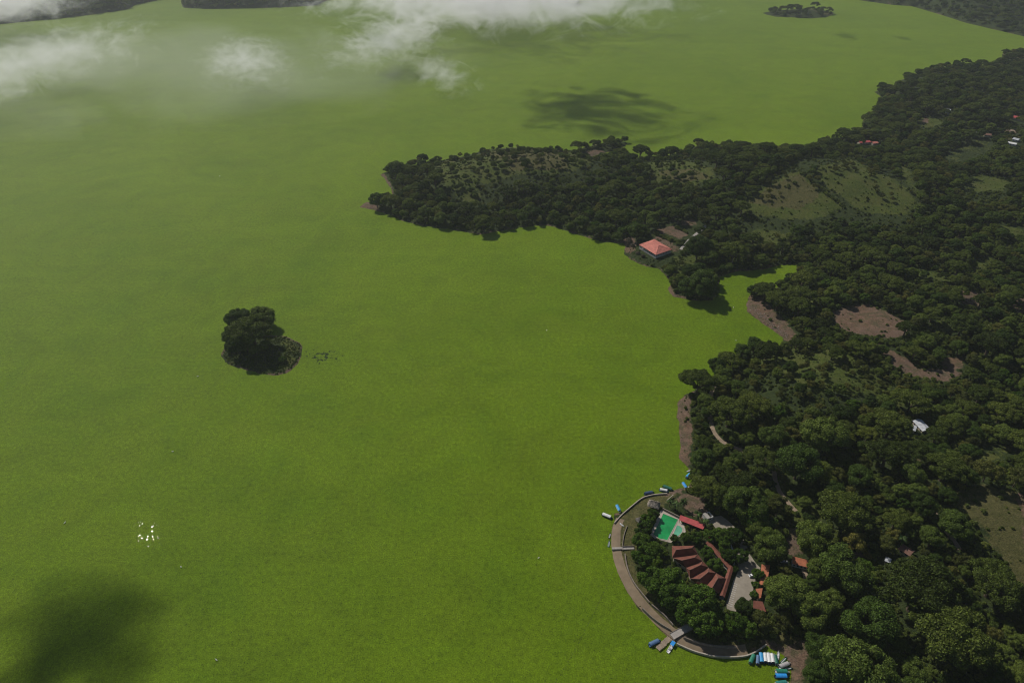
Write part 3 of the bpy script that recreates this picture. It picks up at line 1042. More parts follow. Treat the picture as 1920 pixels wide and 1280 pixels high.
# ------------------------------------------------------------------ the rest of the wood, spread by land use
SCRUB = [U(p) for p in [
    [(1400, 690), (1470, 660), (1560, 650), (1640, 690), (1740, 740), (1730, 775), (1600, 760), (1560, 790), (1480, 790), (1420, 760), (1345, 720)],
    [(790, 300), (880, 285), (960, 268), (1040, 272), (1120, 300), (1150, 330), (1060, 350), (960, 360), (920, 390), (860, 395), (820, 350)],
    [(1190, 305), (1280, 290), (1340, 310), (1345, 345), (1280, 358), (1220, 350)],
    [(1370, 395), (1440, 340), (1500, 300), (1600, 290), (1700, 335), (1730, 385), (1690, 415), (1560, 420), (1450, 420)],
    [(1260, 480), (1310, 475), (1335, 495), (1300, 525), (1265, 515)],
    [(1480, 985), (1486, 930), (1470, 880), (1500, 890), (1540, 900), (1545, 960), (1525, 990), (1500, 1000)],
    [(1400, 410), (1480, 425), (1490, 470), (1440, 470), (1395, 450)],
    [(560, 640), (570, 650), (560, 680), (530, 702), (480, 700), (430, 685), (410, 665), (430, 660), (500, 690), (530, 660)],
]]
PAV = [U([(1170, 445), (1200, 446), (1225, 440), (1262, 455), (1280, 468), (1268, 486), (1240, 500), (1200, 492), (1180, 482)]), U([(1228, 428), (1262, 420), (1268, 412), (1302, 408), (1312, 420), (1292, 445), (1270, 452), (1240, 444)])]
OPEN = PAV + DIRT + RESORT_OPEN + [GRASS[i] for i in (5, 6, 8, 9, 10, 11, 12, 13)] + [DRY[0], DRY[1]] + [CROP, CROP2]
FIELD = [GRASS[3], GRASS[4], GRASS[0]]
# keep trees off the paths
for ob in (path_lake, path_hill, path_pav, road_vill):
    v = [tuple(x.co[:2]) for x in ob.data.vertices]
    OPEN.append(np.array(v[0::4] + v[3::4][::-1]))
HOUSES = [(1774, 207, 13), (1811, 230, 12), (1832, 248, 12), (1802, 251, 10), (1899, 268, 16), (1908, 221, 26), (1626, 267, 24), (1852, 252, 12), (1898, 260, 12), (1720, 800, 20),
          (1698, 1031, 14), (1664, 1049, 8), (1588, 1208, 12), (1402, 665, 7), (1232, 468, 26), (1503, 1056, 16)]
house_xy = [(*hit(a, b + 3)[:2], c * mpp(b) * .75) for a, b, c in HOUSES]

rgs = np.random.RandomState(11)
N = 150000
# sample the ground evenly: more candidates where more land lies
cand = []
def sample(n, x0, x1, y0, y1):
    return np.stack([rgs.uniform(x0, x1, n), rgs.uniform(y0, y1, n)], -1)


cand = np.concatenate([sample(90000, 40, 680, 70, 700), sample(52000, -300, 1000, 600, 1250), sample(26000, -100, 1500, 1150, 1800), sample(26000, -2200, 2400, 1600, 2750), sample(9000, -290, -165, 430, 545), sample(30000, -1900, -500, 1750, 2650)])
_z0 = Zs(cand[:, 0], cand[:, 1])
cand = cand[_z0 > .1]
cpx, cpy, cdep = to_px(cand[:, 0], cand[:, 1], 3.0)
cand = cand[(cpx > -200) & (cpx < 2360) & (cpy > -80) & (cpy < 1640)]
sdc = shore_sd(cand[:, 0], cand[:, 1])
zc = Zs(cand[:, 0], cand[:, 1])
cpx, cpy, cdep = to_px(cand[:, 0], cand[:, 1], zc)
ok = (sdc > 1.5) & (cpx > -180) & (cpx < 2340) & (cpy > -70) & (cpy < 1620) & (cdep > 0)
cand, sdc, zc, cpx, cpy, cdep = (a[ok] for a in (cand, sdc, zc, cpx, cpy, cdep))


def in_any(polys, grow=0.0):
    m = np.zeros(len(cand), bool)
    for p in polys:
        lo, hi = p.min(0) - grow - 1, p.max(0) + grow + 1
        k = (cand[:, 0] > lo[0]) & (cand[:, 0] < hi[0]) & (cand[:, 1] > lo[1]) & (cand[:, 1] < hi[1])
        if k.any():
            kk = np.where(k)[0]
            m[kk] |= sdist(p, cand[kk, 0], cand[kk, 1]) > -grow
    return m


cx_, cy2 = cand[:, 0], cand[:, 1]
clump = (np.sin(cx_ * .11 + 2.1 * np.sin(cy2 * .07)) * np.sin(cy2 * .13 + 1.7 * np.sin(cx_ * .06 + 1)) + .6 * np.sin(cx_ * .31 + cy2 * .17 + 2 * np.sin(cy2 * .21)) * np.sin(cy2 * .27 - cx_ * .11))
opn = in_any(OPEN, 1.5)


def blocks(x, y, z, h):
    """a tree of height h here would stand between the view and a clearing"""
    r = h * .8
    f = CAM_H / (CAM_H - z - h * np.array([1.0, .55, .7, .7]))
    qx, qy = (x + np.array([0, 0, -r, r])) * f, (y + np.array([0, -r * .5, 0, 0])) * f
    for p, lo, hi in OPENB:
        if qx[3] > lo[0] and qx[2] < hi[0] and qy.max() > lo[1] and qy.min() < hi[1] and inside(p, qx, qy).any():
            return True
    return False


OPENB = [(p, p.min(0), p.max(0)) for p in PAV + DIRT + [GRASS[i] for i in (3, 4, 5, 6, 8, 9, 10, 11, 12)] + [DRY[0], CROP, CROP2] + OPEN[-4:]]
for x, y, r in house_xy:
    p = np.array([(x - r * .9, y - r * .8), (x + r * .9, y - r * .8), (x + r * .9, y + r * 1.1), (x - r * .9, y + r * 1.1)])
    OPENB.append((p, p.min(0), p.max(0)))
resort = in_any(RESORT_OPEN, 3.0)
scr = in_any(SCRUB)
fld = in_any(FIELD)
ring = in_any([LANDS[2]])
RES_ALL = U([(1146, 1020), (1150, 980), (1205, 928), (1262, 915), (1300, 928), (1345, 958), (1400, 1008), (1430, 1048), (1448, 1060), (1446, 1150), (1440, 1210), (1380, 1236), (1300, 1224), (1240, 1187), (1160, 1082)])
resall = in_any([RES_ALL])
resort = resort | resall
near_res = np.hypot(cand[:, 0] - RES[0], cand[:, 1] - RES[1])
hz = np.zeros(len(cand), bool)
for x, y, r in house_xy:
    # also keep the view of the roof and its sunny side free
    hz |= np.hypot(cand[:, 0] - x, cand[:, 1] - (y - r * .35)) < r + 4.5
CELL = 8.0
grid = {}


def free(x, y, r):
    cx, cyy = int(x // CELL), int(y // CELL)
    for i in range(cx - 3, cx + 4):
        for j in range(cyy - 3, cyy + 4):
            for (a, b, q) in grid.get((i, j), ()):
                if (a - x) ** 2 + (b - y) ** 2 < (r + q) ** 2:
                    return False
    return True


def put(x, y, r):
    grid.setdefault((int(x // CELL), int(y // CELL)), []).append((x, y, r))


for tr in trees:
    put(tr[0], tr[1], tr[2] * .36)
shrubs = []
for i in range(len(cand)):
    x, y = cand[i]
    if opn[i] or hz[i] or resort[i] or ring[i]:
        continue
    far = cdep[i] > 1500
    u = rgs.rand()
    if scr[i]:
        if clump[i] < (.05 if fld[i] else -.45):
            continue
        if u < .10 and not fld[i]:
            k, dia = 'R', rgs.uniform(6, 11)
        elif u < .16:
            k, dia = 'L', rgs.uniform(5, 9)
        elif u < (.34 if fld[i] else .62):
            k, dia = 'S', rgs.uniform(1.4, 4.2)
        else:
            continue
    else:
        if u < .36:
            k, dia = 'U', rgs.uniform(14, 31)
        elif u < .70:
            k, dia = 'R', rgs.uniform(8, 18)
        elif u < .83:
            k, dia = 'L', rgs.uniform(7, 14)
        elif u < .86:
            k, dia = 'M', rgs.uniform(7, 12)
        else:
            k, dia = 'S', rgs.uniform(3.5, 7)
    if sdc[i] < 4 and k != 'S':
        dia = min(dia, 11)
    if sdc[i] < dia * .22:
        continue
    if sdc[i] < 6 and k == 'S' and u < .93 and not scr[i]:
        continue
    r = dia * (.33 if k != 'S' else .36)
    if not free(x, y, r):
        continue
    if k != 'S' and blocks(x, y, max(zc[i], 0), dia * .5):
        continue
    put(x, y, r)
    (shrubs if k == 'S' else trees).append([x, y, dia, k, rgs.randint(KINDS[k][1]), rgs.uniform(0, 6.28), None])
# smaller trees and bushes in the gaps between the crowns
for i in range(len(cand)):
    if opn[i] or hz[i] or resort[i] or ring[i] or scr[i] or sdc[i] < 3 or cdep[i] > 1300:
        continue
    u = rgs.rand()
    k, dia = ('R', rgs.uniform(4.5, 8)) if u < .45 else ('S', rgs.uniform(3, 6)) if u < .85 else ('L', rgs.uniform(4, 7))
    r = dia * .26
    if not free(cand[i, 0], cand[i, 1], r) or (k != 'S' and blocks(*cand[i], max(zc[i], 0), dia * .5)):
        continue
    put(*cand[i], r)
    (shrubs if k == 'S' else trees).append([*cand[i], dia, k, rgs.randint(KINDS[k][1]), rgs.uniform(0, 6.28), None])
# low bushes: last gaps near the view, broken plants on the bare fields, reeds along the banks
grid = {}
for tr in trees:
    put(tr[0], tr[1], tr[2] * .10)
for tr in shrubs:
    put(tr[0], tr[1], tr[2] * .36)
bare = in_any([DIRT[0], DIRT[1], DIRT[2], DIRT[7], DIRT[8], DRY[0]])
for i in range(len(cand)):
    if cpx[i] > 1990 or cpy[i] > 1340 or (resort[i] and not (resall[i] and not opn[i])) or hz[i] or sdc[i] < .4 or cdep[i] > 1250:
        continue
    u = rgs.rand()
    if ring[i]:
        if u > .55:
            continue
        dia = rgs.uniform(.8, 2.0)
    elif bare[i]:
        if u > .05 + .25 * max(0, clump[i]):
            continue
        dia = .6 + 3.4 * rgs.rand() ** 2.2
    elif sdc[i] < 5:
        if u > .45 or opn[i]:
            continue
        dia = rgs.uniform(1.2, 2.8)
    elif opn[i] or scr[i]:
        if u > .30 + .3 * max(0, clump[i]):
            continue
        dia = .55 + 1.6 * rgs.rand() ** 2.5
    else:
        dia = rgs.uniform(2.0, 4.0)
    if free(*cand[i], dia * .30):
        put(*cand[i], dia * .30)
        shrubs.append([*cand[i], dia, 'S', rgs.randint(3), rgs.uniform(0, 6.28), None])
# dry brown bushes at the pavilion's shore
for a, b, d in ((1179, 452, 7), (1186, 462, 6), (1176, 462, 5), (1196, 476, 5), (1206, 482, 5)):
    p = hit(a, b)
    shrubs.append([p.x, p.y, d, 'D', 0, random.uniform(0, 6), None])
# hedge rows: beside the pavilion terraces, and the field boundary
for pts, d in (([(1236, 441), (1270, 455)], 4), ([(1268, 428), (1287, 436)], 4), ([(1500, 322), (1520, 342), (1550, 366), (1580, 388)], 5), ([(1230, 440), (1285, 462)], 4)):
    q = resample([tuple(hit(a, b)[:2]) for a, b in pts], 3.4)
    for x, y in q:
        shrubs.append([x + random.uniform(-.8, .8), y + random.uniform(-.8, .8), d * random.uniform(.8, 1.3), 'S', random.randrange(3), random.uniform(0, 6), None])


# the individually built trees: hand-placed ones and those that show largest
T = trees
tx, ty = np.array([q[0] for q in T]), np.array([q[1] for q in T])
tz = Zs(tx, ty)
tpx, tpy, tdep = to_px(tx, ty, tz + np.array([TOPF[q[3]] * q[2] for q in T]))
size = np.array([q[2] for q in T]) / tdep
size = np.where((tpx > 8) & (tpx < 1912) & (tpy > 8) & (tpy < 1272), size, 0)
hand = np.array([q[6] is not None for q in T])
order = np.argsort(-(size + hand * 10))
n_single = min(300, int((size > 0).sum()))
single = set(order[:n_single].tolist())

ANCH = [
    ((1310, 800), 'between the bare bank and the lakeside dirt path'), ((1420, 745), 'on the hillside above the huge path-side tree'),
    ((1400, 870), 'behind the resort, below the lakeside dirt path'), ((1520, 770), 'on the grassy hillside above the resort'),
    ((1560, 870), 'in the wood east of the lakeside dirt path'), ((1640, 930), 'on the slope beside the huge domed tree'),
    ((1640, 800), 'in the wood left below the grey metal barn'), ((1720, 840), 'around the bare patch below the grey barn'),
    ((1780, 780), 'in the wood just above the grey metal barn'), ((1870, 740), 'in the wood beyond the grey metal barn'),
    ((1880, 850), 'around the reedy patch above the dry grass field'), ((1730, 960), 'along the narrow hill path'),
    ((1690, 1020), 'around the brown-roofed cottage'), ((1780, 1060), 'between the brown-roofed cottage and dry field'),
    ((1890, 1160), 'on the slope below the dry grass field'), ((1680, 1130), 'in the dark wood below the brown-roofed cottage'),
    ((1560, 1180), 'in the wood uphill of the boat landing'), ((1700, 1240), 'at the foot of the wooded slope'),
    ((1850, 1250), 'in the lowest corner of the wooded slope'), ((1560, 1040), 'behind the white orange-roofed house'),
    ((1600, 680), 'below the mauve bare field'), ((1520, 600), 'between the pebbly spit and the mauve bare field'),
    ((1700, 660), 'between the bare field and the eroded gullies'), ((1800, 640), 'beyond the eroded gullies'),
    ((1870, 580), 'around the tan clearing'), ((1620, 520), 'in the wood above the head of the inlet'),
    ((1740, 480), 'around the narrow green glade'), ((1870, 470), 'beside the small bright glades'),
    ((1450, 480), 'above the shaded side of the inlet'), ((1560, 440), 'in the hollow below the two pastures'),
    ((1720, 400), 'beside the two pastures'), ((1330, 500), 'between the pavilion and the inlet'),
    ((1250, 390), 'in the wood behind the pavilion terraces'), ((1050, 390), 'on the steep near bank of the peninsula'),
    ((820, 390), 'at the outer end of the peninsula'), ((1600, 250), 'in the wood beyond the pastures'), ((1330, 720), 'on the point above the bare earth bank'),
]
NAMES = {'U': ('umbrella_tree', 'umbrella-crowned tree'), 'R': ('round_tree', 'rounded dark tree'), 'M': ('leafy_tree', 'bright leafy tree'), 'L': ('thin_tree', 'pale thin tree')}
ORD = ['', 'leftmost', 'second', 'third', 'fourth', 'fifth', 'sixth', 'seventh', 'eighth', 'ninth', 'tenth', 'eleventh', 'twelfth', 'thirteenth', 'fourteenth', 'fifteenth', 'sixteenth', 'seventeenth', 'eighteenth', 'nineteenth', 'twentieth'] + ['twenty-' + q for q in ('first', 'second', 'third', 'fourth', 'fifth', 'sixth', 'seventh', 'eighth', 'ninth')]
zone = {}
for i in single:
    if T[i][6] is None:
        j = min(range(len(ANCH)), key=lambda q: (ANCH[q][0][0] - tpx[i]) ** 2 + (ANCH[q][0][1] - tpy[i]) ** 2)
        zone.setdefault((T[i][3], j), []).append(i)
auto = {}
for (k, j), mem in zone.items():
    mem.sort(key=lambda q: tpx[q])
    for n_, i in enumerate(mem, 1):
        lab = NAMES[k][1] + ' ' + ANCH[j][1]
        if len(mem) == 2:
            lab = ('smaller ' if T[i][2] <= min(T[q][2] for q in mem) else 'larger ') + lab
        elif len(mem) > 2:
            lab += ', ' + ('leftmost' if n_ == 1 else 'rightmost' if n_ == len(mem) else ORD[n_] + ' from the left')
        auto[i] = (lab, NAMES[k][0].replace('_', ' ') + 's ' + ANCH[j][1])
for i in sorted(single):
    x, y, dia, k, pr, rot, lab = T[i]
    cm, tm = PROTO[k][pr]
    e = empty(NAMES[k][0], (x, y, float(tz[i])), rot, dia)
    lab, grp = auto.get(i, (lab, 'landmark trees'))
    tag(e, lab, 'tree', grp)
    link('crown', cm, None, e)
    link('trunk', tm, None, e)


# far and small trees and the scrub: masses nobody could count, grown from the same crowns
def scatter(name, rows, label, sink=0.0):
    rows = [r for r in rows]
    pts = np.array([(r[0], r[1], 0) for r in rows])
    pts[:, 2] = Zs(pts[:, 0], pts[:, 1]) - sink
    protos, ids = [], []
    for r in rows:
        key = (r[3], int(r[4]))
        if key not in protos:
            protos.append(key)
        ids.append(protos.index(key))
    me = bpy.data.meshes.new(name)
    me.from_pydata(pts.tolist(), [], [])
    for an, tp, data in (('scl', 'FLOAT', [r[2] for r in rows]), ('rot', 'FLOAT', [r[5] for r in rows]), ('kind', 'INT', ids)):
        a = me.attributes.new(an, tp, 'POINT')
        a.data.foreach_set('value', np.array(data, dtype=np.float32 if tp == 'FLOAT' else np.int32))
    o = bpy.data.objects.new(name, me)
    col.objects.link(o)
    tag(o, label, 'trees' if 'wood' in name else 'shrubs', None, 'stuff')
    ng = bpy.data.node_groups.new(name, 'GeometryNodeTree')
    ng.interface.new_socket('Geometry', in_out='INPUT', socket_type='NodeSocketGeometry')
    ng.interface.new_socket('Geometry', in_out='OUTPUT', socket_type='NodeSocketGeometry')
    n, l = ng.nodes, ng.links
    gi, go = n.new('NodeGroupInput'), n.new('NodeGroupOutput')
    join = n.new('GeometryNodeJoinGeometry')

    def named(an, tp):
        q = n.new('GeometryNodeInputNamedAttribute'); q.data_type = tp
        q.inputs['Name'].default_value = an
        return q.outputs['Attribute']
    sc, ro, ki = named('scl', 'FLOAT'), named('rot', 'FLOAT'), named('kind', 'INT')
    cx = n.new('ShaderNodeCombineXYZ'); l.new(ro, cx.inputs['Z'])
    e2r = n.new('FunctionNodeEulerToRotation'); l.new(cx.outputs[0], e2r.inputs[0])
    for q, (k, pr) in enumerate(protos):
        src = SRC[(k, pr)]
        oi = n.new('GeometryNodeObjectInfo'); oi.transform_space = 'ORIGINAL'
        oi.inputs['Object'].default_value = src
        cmpn = n.new('FunctionNodeCompare'); cmpn.data_type = 'INT'; cmpn.operation = 'EQUAL'
        l.new(ki, cmpn.inputs[2]); cmpn.inputs[3].default_value = q
        iop = n.new('GeometryNodeInstanceOnPoints')
        l.new(gi.outputs[0], iop.inputs['Points'])
        l.new(cmpn.outputs[0], iop.inputs['Selection'])
        l.new(oi.outputs['Geometry'], iop.inputs['Instance'])
        l.new(e2r.outputs[0], iop.inputs['Rotation'])
        l.new(sc, iop.inputs['Scale'])
        l.new(iop.outputs[0], join.inputs[0])
    l.new(join.outputs[0], go.inputs[0])
    md = o.modifiers.new('scatter', 'NODES')
    md.node_group = ng
    return o


# one visible shrub and one visible tree of each crown serve as the pattern for the masses
SRC = {}
for o in list(col.objects):
    if o.name.startswith('crown') and o.parent is not None:
        for k in PROTO:
            for j, (cm, tm) in enumerate(PROTO[k]):
                if o.data == cm and (k, j) not in SRC:
                    SRC[(k, j)] = o
shrub_single = {}
SHN = {('S', 0): 'leafy green bush', ('S', 1): 'leafy green bush', ('S', 2): 'leafy green bush', ('D', 0): 'dry brown bush on the shore beside the pavilion'}
sh_pos = {('S', 0): (1430, 700, 'dark green bush on the open hillside below the white tent'), ('S', 1): (1553, 689, 'green bush beside the flat-topped tree on the grassy hillside'),
          ('S', 2): (1488, 350, 'dark bush in the middle of the left pasture'), ('D', 0): (1179, 456, 'dry brown bush on the shore beside the pavilion')}
for key, (a, b, lab) in sh_pos.items():
    p = hit(a, b)
    e = empty('bush', p, random.uniform(0, 6), 7.0)
    tag(e, lab, 'bush')
    SRC[key] = link('crown', PROTO[key[0]][key[1]][0], None, e)
    link('stem', PROTO[key[0]][key[1]][1], None, e)
for key in [(k, j) for k in 'URML' for j in range(KINDS[k][1])]:
    if key not in SRC:                       # not used by any single tree: fall back to another of its kind
        for j in range(KINDS[key[0]][1]):
            if (key[0], j) in SRC:
                SRC[key] = SRC[(key[0], j)]
rest = [T[i] for i in range(len(T)) if i not in single]
scatter('woodland', rest, 'dense dark green woodland covering the slopes and far shores')
scatter('undergrowth', shrubs, 'low green scrub scattered over the hillsides and wood edges', .15)
print('TREES', len(T), 'single', len(single), 'shrubs', len(shrubs))

# palms by the pool
for n, (a, b, h, lab) in enumerate([(1257, 938, 6, 'small palm beside the large thatched shelter'), (1268, 944, 6.5, 'palm between the shelter and the pool wall'), (1283, 938, 7, 'palm among the debris north of the pool'),
                               (1309, 962, 7.5, 'palm behind the red metal pool roof'), (1324, 975, 6, 'palm beside the small roofless white building'), (1692, 1008, 8, 'pale palm above the brown-roofed cottage')]):
    p = hit(a, b, h)
    e = empty('palm_tree', p, n * 1.7, h)
    tag(e, lab, 'palm', 'palm trees')
    link('fronds', PALM[n % 2][0], None, e)
    link('trunk', PALM[n % 2][1], None, e)


# ------------------------------------------------------------------ buildings
def frame(o, d):
    """local axes from a direction"""
    return math.atan2(d[1], d[0])


def roof_hip(mb, L, Wd, z0, z1, over=.6, ridge=None):
    a, b = L / 2 + over, Wd / 2 + over
    r = max(0.01, a - b) if ridge is None else ridge
    v = [(-a, -b, z0), (a, -b, z0), (a, b, z0), (-a, b, z0), (-r, 0, z1), (r, 0, z1)]
    f = [(0, 1, 5, 4), (1, 2, 5), (2, 3, 4, 5), (3, 0, 4)]
    w = [(x, y, z - .18) for x, y, z in v[:4]]
    mb.add(v + w, f + [(0, 6, 7, 1), (1, 7, 8, 2), (2, 8, 9, 3), (3, 9, 6, 0), (9, 8, 7, 6)])


def roof_gable(mb, L, Wd, z0, z1, over=.5, off=0.0):
    a, b = L / 2 + over, Wd / 2 + over
    v = [(-a, -b, z0), (a, -b, z0), (a, b, z0), (-a, b, z0), (-a, off, z1), (a, off, z1)]
    w = [(x, y, z - .15) for x, y, z in v]
    mb.add(v + w, [(0, 1, 5, 4), (2, 3, 4, 5), (7, 6, 10, 11), (9, 8, 11, 10), (0, 6, 7, 1), (2, 8, 9, 3), (0, 4, 10, 6), (4, 3, 9, 10), (1, 7, 11, 5), (5, 11, 8, 2)])


def house(name, label, cat, px0, px1, width, wall_h, roof_h, style, wall, roof, windows=3, group=None, base=None, over=.5):
    """px0, px1: the two ends of the roof ridge line, seen at eave height"""
    a = hit(*px0, above=wall_h); b = hit(*px1, above=wall_h)
    c = (a + b) / 2; c.z = zg(c.x, c.y) if base is None else base
    d = b - a
    L = math.hypot(d.x, d.y)
    e = empty(name, c, math.atan2(d.y, d.x))
    tag(e, label, cat, group)
    MB().box((0, 0, wall_h / 2 - .6), (L, width, wall_h + 1.2)).build('wall', wall, e)
    mb = MB()
    if style == 'hip':
        roof_hip(mb, L, width, wall_h, wall_h + roof_h, over)
    elif style == 'gable':
        roof_gable(mb, L, width, wall_h, wall_h + roof_h, over)
        g = MB()
        for s in (-1, 1):
            g.add([(s * (L / 2 - .02), -width / 2, wall_h), (s * (L / 2 - .02), width / 2, wall_h), (s * (L / 2 - .02), 0, wall_h + roof_h - .3)], [(0, 1, 2)])
        g.build('gable_wall', wall, e)
    else:
        v = [(-L / 2 - over, -width / 2 - over, wall_h + .02), (L / 2 + over, -width / 2 - over, wall_h + .02), (L / 2 + over, width / 2 + over, wall_h + roof_h), (-L / 2 - over, width / 2 + over, wall_h + roof_h)]
        mb.add(v + [(x, y, z - .14) for x, y, z in v], [(0, 1, 2, 3), (7, 6, 5, 4), (0, 4, 5, 1), (1, 5, 6, 2), (2, 6, 7, 3), (3, 7, 4, 0)])
    mb.build('roof', roof, e)
    for s in (-1, 1):
        for i in range(windows):
            x = -L / 2 + L * (i + .5) / windows
            w = MB().box((x, s * (width / 2 + .03), wall_h * .58), (min(1.5, L / windows * .5), .1, 1.1)).build('window', 'glass', e)
            MB().box((x, s * (width / 2 + .09), wall_h * .58 - .62), (min(1.7, L / windows * .56), .16, .1)).build('sill', 'concrete', w)
    MB().box((L / 2 + .03, 0, 1.0), (.1, .95, 2.0)).build('door', 'wood_dark', e)
    return e


# --- lodge: five hipped bays in a fan
def q7(x, y, z):
    return P(1200 + x / 9.6, 1000 + y / 9.6, z)


EV, RD = GZ + 3.5, GZ + 7.4
VL = [(575, 222), (580, 432), (822, 606), (904, 806), (1150, 986), (1420, 1075)]
VR = [(975, 214), (1040, 365), (1130, 490), (1235, 606), (1370, 706), (1538, 800)]
RL = [(652, 290), (757, 480), (895, 655), (1076, 815), (1300, 970)]
RR_ = [(930, 258), (985, 428), (1095, 560), (1228, 690), (1400, 800)]
VLw = [q7(*a, EV) for a in VL]; VRw = [q7(*a, EV) for a in VR]
RLw = [q7(*a, RD) for a in RL]; RRw = [q7(*a, RD) for a in RR_]
cen = sum(VLw + VRw, Vector()) / 12
cen.z = GZ
lodge = empty('lodge', cen)
tag(lodge, 'lodge with five fanned hipped red tile roofs beside the pool', 'building')
out = [p - cen for p in VLw] + [p - cen for p in VRw[::-1]]
wallpoly = [(p.x * .93, p.y * .93) for p in out]
MB().prism(wallpoly, -.6, 3.35).build('wall', 'cream_wall', lodge)
for i in range(5):
    a, b, c_, d = (q - cen for q in (VLw[i], VRw[i], VRw[i + 1], VLw[i + 1]))
    e, f = RLw[i] - cen, RRw[i] - cen
    v = [a, b, c_, d, e, f]
    v += [p - Vector((0, 0, .2)) for p in v[:4]]
    mb = MB().add(v, [(0, 4, 5, 1), (1, 5, 2), (2, 5, 4, 3), (3, 4, 0), (6, 7, 8, 9), (0, 1, 7, 6), (1, 2, 8, 7), (2, 3, 9, 8), (3, 0, 6, 9)])
    ro = mb.build('roof', 'tile', lodge)
    rc = MB()
    for p, q in ((e, f), (e, a), (e, d), (f, b), (f, c_)):
        rc.tube(p + Vector((0, 0, .03)), q + Vector((0, 0, .06)), .16, .16, 5)
    rc.build('ridge_tiles', 'tile_brown', ro)
for i in range(5):
    m1 = (VLw[i] + VLw[i + 1]) / 2 - cen
    d = VLw[i + 1] - VLw[i]
    MB().box((m1.x * .925, m1.y * .925, 1.6), (1.8, .25, 1.3), math.atan2(d.y, d.x)).build('window', 'glass', lodge)
    m1 = (VRw[i] + VRw[i + 1]) / 2 - cen
    d = VRw[i + 1] - VRw[i]
    MB().box((m1.x * .925, m1.y * .925, 1.25), (1.3, .25, 2.3), math.atan2(d.y, d.x)).build('door', 'wood_dark', lodge)


def walkway(name, label, p0, p1, width, h, mat, nb):
    a = P(*p0, GZ + h); b = P(*p1, GZ + h)
    c = (a + b) / 2; c.z = GZ
    d = b - a; L = d.length
    e = empty(name, c, math.atan2(d.y, d.x))
    tag(e, label, 'walkway', 'covered walkways')
    mb = MB(); roof_gable(mb, L, width, h, h + .8, .25)
    mb.build('roof', mat, e)
    for i in range(nb):
        for s in (-1, 1):
            MB().box((-L / 2 + L * (i + .5) / nb, s * width * .45, h / 2), (.22, .22, h)).build('post', 'white_wall', e)
    MB().box((0, 0, .09), (L, width, .18)).build('floor_slab', 'concrete', e)
    return e


walkway('covered_walkway', 'long narrow red tiled roof over the walkway behind the courtyard', (1327, 1016), (1370, 1064), 2.6, 2.9, 'tile', 7)
walkway('covered_walkway', 'short red tiled walkway roof crossing below the pool', (1325, 1008), (1339, 1008), 2.2, 2.7, 'tile', 3)
wing = walkway('covered_walkway', 'red tiled roof strip along the car park wall', (1371, 1062), (1354, 1117), 2.5, 2.9, 'tile', 8)
a, b = P(1376, 1058, GZ), P(1359, 1118, GZ)
d = b - a
w = MB().box(((a.x + b.x) / 2, (a.y + b.y) / 2, GZ + 1.2), (d.length, .3, 2.4), math.atan2(d.y, d.x)).build('boundary_wall', 'white_wall')
tag(w, 'long wall between the car park and the red tiled roof strip', 'wall')
a, b = P(1368, 1016, GZ + 1.5), P(1374, 1033, GZ + 1.5)
d = b - a
w = MB().box(((a.x + b.x) / 2, (a.y + b.y) / 2, GZ + 1.0), (d.length, .8, 2.0), math.atan2(d.y, d.x)).build('boundary_wall', 'paint')
tag(w, 'short bright white wall between the trees above the car park', 'wall')
a, b = P(1242.5, 953, GZ + 1.2), P(1275, 969.5, GZ + 1.2)
d = b - a
w = MB().box(((a.x + b.x) / 2, (a.y + b.y) / 2, GZ + .9), (d.length, .5, 1.8), math.atan2(d.y, d.x)).build('boundary_wall', 'stone')
tag(w, 'dark grey wall along the far side of the swimming pool', 'wall')
a, b = P(1250, 939, GZ), P(1262, 929, GZ)
d = b - a
w = MB().box(((a.x + b.x) / 2, (a.y + b.y) / 2, GZ + .5), (d.length, .4, 1.0), math.atan2(d.y, d.x)).build('boundary_wall', 'coping')
tag(w, 'low pinkish wall beside the large thatched shelter', 'wall')

# --- pools
def rim(name, poly, wdt, z0, z1, mat, parent):
    p = np.array(poly); c = p.mean(0)
    n = len(p)
    outp = c + (p - c) * (1 + wdt / np.linalg.norm(p - c, axis=1))[:, None]
    mb = MB()
    v = [(*q, z1) for q in p] + [(*q, z1) for q in outp] + [(*q, z0) for q in p] + [(*q, z0) for q in outp]
    f = []
    for i in range(n):
        j = (i + 1) % n
        f += [(i, j, n + j, n + i), (i, 2 * n + i, 2 * n + j, j), (n + i, n + j, 3 * n + j, 3 * n + i)]
    return mb.add(v, f).build(name, mat, parent)


def pool(label, px, water, name):
    poly = [P(a, b, GZ + .3) for a, b in px]
    c = sum(poly, Vector()) / len(poly); c.z = GZ
    e = empty(name, c)
    tag(e, label, 'pool')
    loc = [(p.x - c.x, p.y - c.y) for p in poly]
    if sum(loc[i - 1][0] * loc[i][1] - loc[i][0] * loc[i - 1][1] for i in range(len(loc))) < 0:
        loc = loc[::-1]
    rim('coping', loc, .5, .0, .42, 'coping', e)
    meshobj('water', [(x, y, .30) for x, y in loc], [tuple(range(len(loc)))], water, e)
    return e


pl = pool('swimming pool of bright green water beside the red metal roof', [(1243.6, 962.6), (1271, 973.5), (1261, 993), (1251, 1012), (1244, 1010.5), (1236, 1009), (1230, 1005), (1225, 1001)], 'pool', 'swimming_pool')
pool('small rounded paddling pool of pale green water', [(1269.5, 984.5), (1275, 986), (1279, 990), (1279, 996), (1275, 1001), (1270, 1005), (1263, 1000)], 'kidpool', 'paddling_pool')

